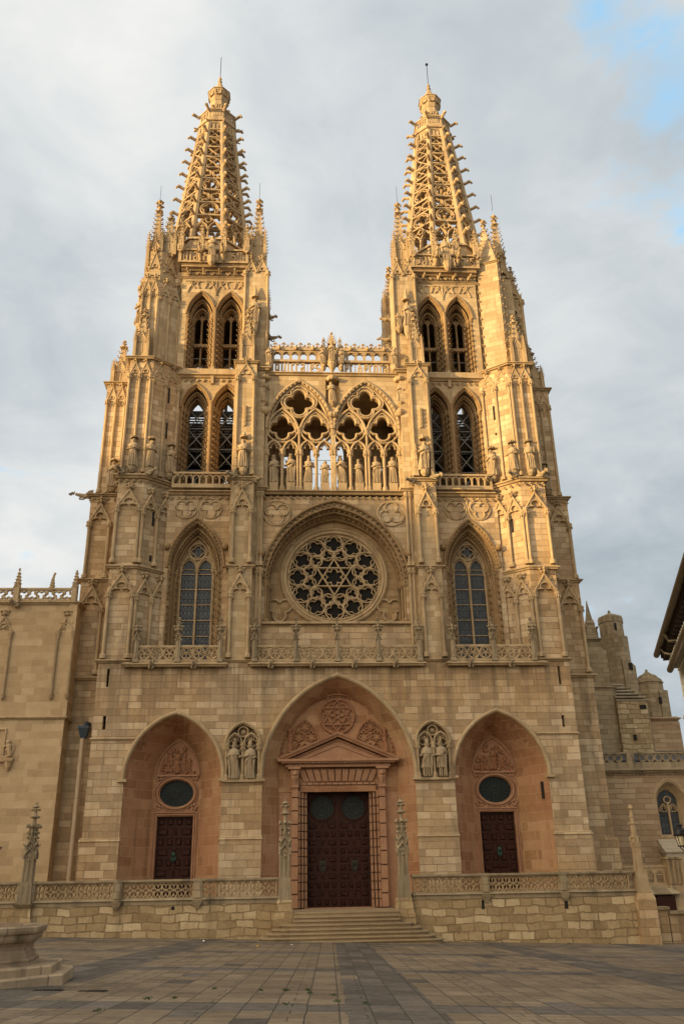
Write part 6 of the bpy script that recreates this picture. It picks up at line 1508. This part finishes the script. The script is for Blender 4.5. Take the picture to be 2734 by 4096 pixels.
# ================= THE HILL NORTH-WEST OF THE SQUARE, WHICH SHADES THE LOWER FRONT ============================
def ridge(c):
    pts = [(-260,44),(-60,54),(-8,51.0),(-3,50.4),(0,49.6),(2.6,48.3),(4.5,45.6),(7,42.6),(12,41),(30,37),(50,32),(90,20),(160,6)]
    for (a,u),(b_,v) in zip(pts, pts[1:]):
        if c <= b_: return u+(v-u)*max(0,(c-a))/(b_-a)
    return 5
q = MB(); R = random.Random(9); S2 = Vector((-sin(SAZ),-cos(SAZ),0)); D2 = Vector((cos(SAZ),-sin(SAZ),0)); cs_ = [-260,-200,-150,-110,-80,-60,-45,-32,-22]+[-16+1.0*k for k in range(36)]+[24,30,38,50,65,90,120,160]; rows = []
for s_,f_ in ((95,0),(115,.3),(138,.72),(158,.95),(170,1.0),(182,.98),(215,.7),(260,.2),(300,0)):
    row = []
    for c in cs_:
        p_ = S2*s_+D2*c; g_ = gz(p_.x,p_.y)-.6; h_ = max(g_,ridge(c))
        row.append((p_.x,p_.y,g_+(h_-g_)*f_+(R.uniform(-.5,.5) if f_ else 0)*(.3 if f_ == 1 else 1)))
    rows.append(row)
q.loft(rows, closed=False); tag(q.build('hillside', M['hill'], smooth=180), kind='structure')
# ================= SMALL THINGS ON THE PAVING =====================================================================
def scrap(kind, x, y, label, cat, mat, w_, d_, rz):
    q = MB(Matrix.Translation((x,y,gz(x,y)+.012)) @ Matrix.Rotation(rz,4,'Z'))
    q.loft([[(-w_,-d_*.6,0),(0,-d_,.03),(w_,-d_*.3,.01),(w_*.7,d_*.8,.045),(-w_*.4,d_,.015)],[(-w_,-d_*.6,.012),(0,-d_,.045),(w_,-d_*.3,.025),(w_*.7,d_*.8,.06),(-w_*.4,d_,.03)]],cap=True)
    tag(q.build(kind,M[mat],None,(x,y,gz(x,y))),label,cat,'litter lying on the paving')
scrap('fallen_leaf',-4.7,-15.15,'yellow leaf on the paving left of the steps','leaf','leaf',.07,.09,.4)
scrap('paper_scrap',-3.13,-13,'white paper scrap in front of the bottom step','paper','paper',.05,.05,.2)
scrap('paper_scrap',-7.69,-9.3,'bright white paper scrap near the base of the left terrace wall','paper','paper',.06,.06,.9)
q = MB(); R = random.Random(3)
for x,y,n_ in ((-6.02,-40.3,26),(-4.9,-37.9,20),(-3.32,-38.2,30),(-2.83,-38.1,22),(-2.8,-38.8,18),(-3.85,-38.2,16),(-2.31,-39.2,16),(-5.52,-40.2,22),(-6.54,-42.6,20),(12.8,-5.15,30),(-1.75,-41,14),(-3.3,-41.3,14),(9.0,-5.15,16),(-13,-5.15,16),(-2.3,-40.6,14),(15.2,-5.15,14)):
    for k in range(n_):
        px_,py_ = x+R.gauss(0,.035),y+R.gauss(0,.13); a = R.uniform(0,6.28); l = R.uniform(.02,.06); z = gz(px_,py_)
        i = len(q.v); q.v += [(px_-.014,py_,z),(px_+.014,py_,z),(px_+l*.6*cos(a),py_+l*.6*sin(a),z+l*.7)]; q.f.append((i,i+1,i+2))
tag(q.build('weeds', M['weed']),'tufts of green weeds growing in the paving joints','weeds',None,'stuff')
for x,y,lb in ((-8.35,-38.75,'dark oblong drain cover beside the fountain steps'),(-7.4,-38.85,'dark oblong drain cover on the bare slabs')):
    q = MB(Matrix.Translation((x,y,gz(x,y))) @ Matrix.Rotation(-.0222,4,'X')); q.box(-.3,.3,-.12,.12,-.02,.012)
    for k in range(8): q.box(-.27+.07*k,-.235+.07*k,-.1,.1,.012,.02)
    tag(q.build('drain_cover',M['iron'],None,(x,y,gz(x,y))),lb,'drain cover','drain covers by the fountain')
# ================= STATUES =============================================================================================
def fig(x, y, z, H_, seed, label, head='crown', arms='pray', rz=0.0, group=None, mat='statue', **kw):
    q = MB(Matrix.Translation((x,y,z)) @ Matrix.Rotation(rz,4,'Z')); statue(q, H_, seed, head, arms, **kw)
    o = q.build('statue', M[mat], None, (x,y,z), 55); tag(o, label, 'statue', group); return o
KG = 'king statues in the open gallery'
ks = [(-4.65,2.35,'crown','hold','crowned king statue at the left end of the gallery row'),(-3.34,2.45,'crown','pray','second king from the left in the gallery, hands joined'),(-2.0,2.3,'crown','cross','third king from the left in the gallery, arm across chest'),(-.68,2.0,'hair','hold','short statue just left of the central gallery column'),
 (.68,2.35,'crown','pray','king with joined hands just right of the central gallery column'),(2.0,2.05,'crown','cross','short king third from the right, arms folded over a drape'),(3.34,2.3,'crown','hold','king second from the right in the gallery row'),(4.65,2.4,'hair','cross','bareheaded statue on the tallest pedestal at the right gallery end')]
for i,(x,h_,hd,ar,lb) in enumerate(ks): fig(x,GY+.28,32.2,h_,11+i,lb,hd,ar,0,KG)
fig(0,GY-.12,39.25,1.95,31,'statue in the square niche between the two gallery arches','hair','cross')
fig(-5.5,GY-.12,39.25,1.95,32,'winged figure in the dark niche left of the left gallery arch','hair','pray',wings=False)
fig(5.5,GY-.12,39.25,1.95,33,'figure in the lit niche right of the right gallery arch','hair','hold')
fig(0,GY-.3,43.05,1.85,41,'standing virgin statue on a ribbed console above the gallery','crown','hold')
fig(-.72,GY-.25,42.8,1.5,42,'winged angel on the left side of the central virgin','hair','pray',wings=True); fig(.72,GY-.25,42.8,1.5,43,'winged angel on the right side of the central virgin','hair','raise',wings=True)
fig(-5.15,GY-.28,42.72,1.6,44,'corner statue at the left end of the lettered parapet','hood','hold'); fig(5.15,GY-.28,42.72,1.6,45,'corner statue at the right end of the lettered parapet','hair','raise')
NG = 'statues paired in the pier niches'
fig(-6.98,-.02,10.02,2.35,51,'crowned caped king in the niche between the left and centre portals','crown','open',0,NG,cape=True); fig(-5.88,-.02,10.02,2.3,52,'mitred bishop statue beside a king in the left niche','mitre','hold',0,NG,cape=True)
fig(5.88,-.02,10.02,2.3,53,'mitred bishop statue with bare shins in the right niche','mitre','open',0,NG,legs=True,cape=True); fig(6.98,-.02,10.02,2.35,54,'armoured king statue striding in the niche nearest the right portal','crown','raise',.1,NG,legs=True)
TG = 'statues high on the towers'
d_ang = atan2(1.6,-2.1)
for sx,nm in ((-1,'left'),(1,'right')):
    fx = lambda x: sx*x
    rz = -sx*.65*0+sx*-.65
    fig(fx(15.35),-.1,32.92,2.4,61 if sx<0 else 71,f'statue under a canopy on the front face of the outer {nm} turret','hair','cross' if sx<0 else 'raise',0,TG)
    for k,t_ in enumerate((.35,2.05)):
        L_ = sqrt(2.1**2+1.6**2); u = (L_-t_)/L_
        x = 14.4-2.1*(1-u) if False else 12.3+2.1*(.55/L_ if k else (L_-.35)/L_); y = 1.6-1.6*(.55/L_ if k else (L_-.35)/L_)
        nx,ny = -.606,-.795
        fig(fx(x+nx*.2),y+ny*.2,32.92,2.35,62+k+(10 if sx>0 else 0),f'{"outer" if not k else "inner"} of two statues on the angled face of the outer {nm} turret','hair' if k else 'hood','hold' if k else 'cross',-sx*.65,TG)
    fig(fx(17.4),2.85,32.5,2.3,64 if sx<0 else 74,f'statue on the set-back side buttress of the {nm} tower','hair','pray',0,TG)
    fig(fx(6.95),-.28,32.75,2.5,65 if sx<0 else 75,f'statue with flaming pinnacle canopy on the inner buttress of the {nm} tower','hair','cross' if sx<0 else 'hold',0,TG)
    fig(fx(6.45),.95,46.8,2.6,66 if sx<0 else 76,f'statue on a tall console of the upper inner pier of the {nm} tower','hair','hold',0,TG)
    fig(fx(10.28),.85,53.6,2.3 if sx<0 else 2.6,67 if sx<0 else 77,f'statue in front of the lettered balustrade of the {nm} spire','hair','cross' if sx<0 else 'raise',0,TG)
    if sx > 0:
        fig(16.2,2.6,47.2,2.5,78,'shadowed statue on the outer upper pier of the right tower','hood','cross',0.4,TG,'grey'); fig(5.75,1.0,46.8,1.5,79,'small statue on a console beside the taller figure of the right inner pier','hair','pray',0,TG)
    else:
        fig(-16.15,1.9,47.2,2.7,80,'tall thin statue at the outermost corner of the upper left tower','hood','hold',0,TG)
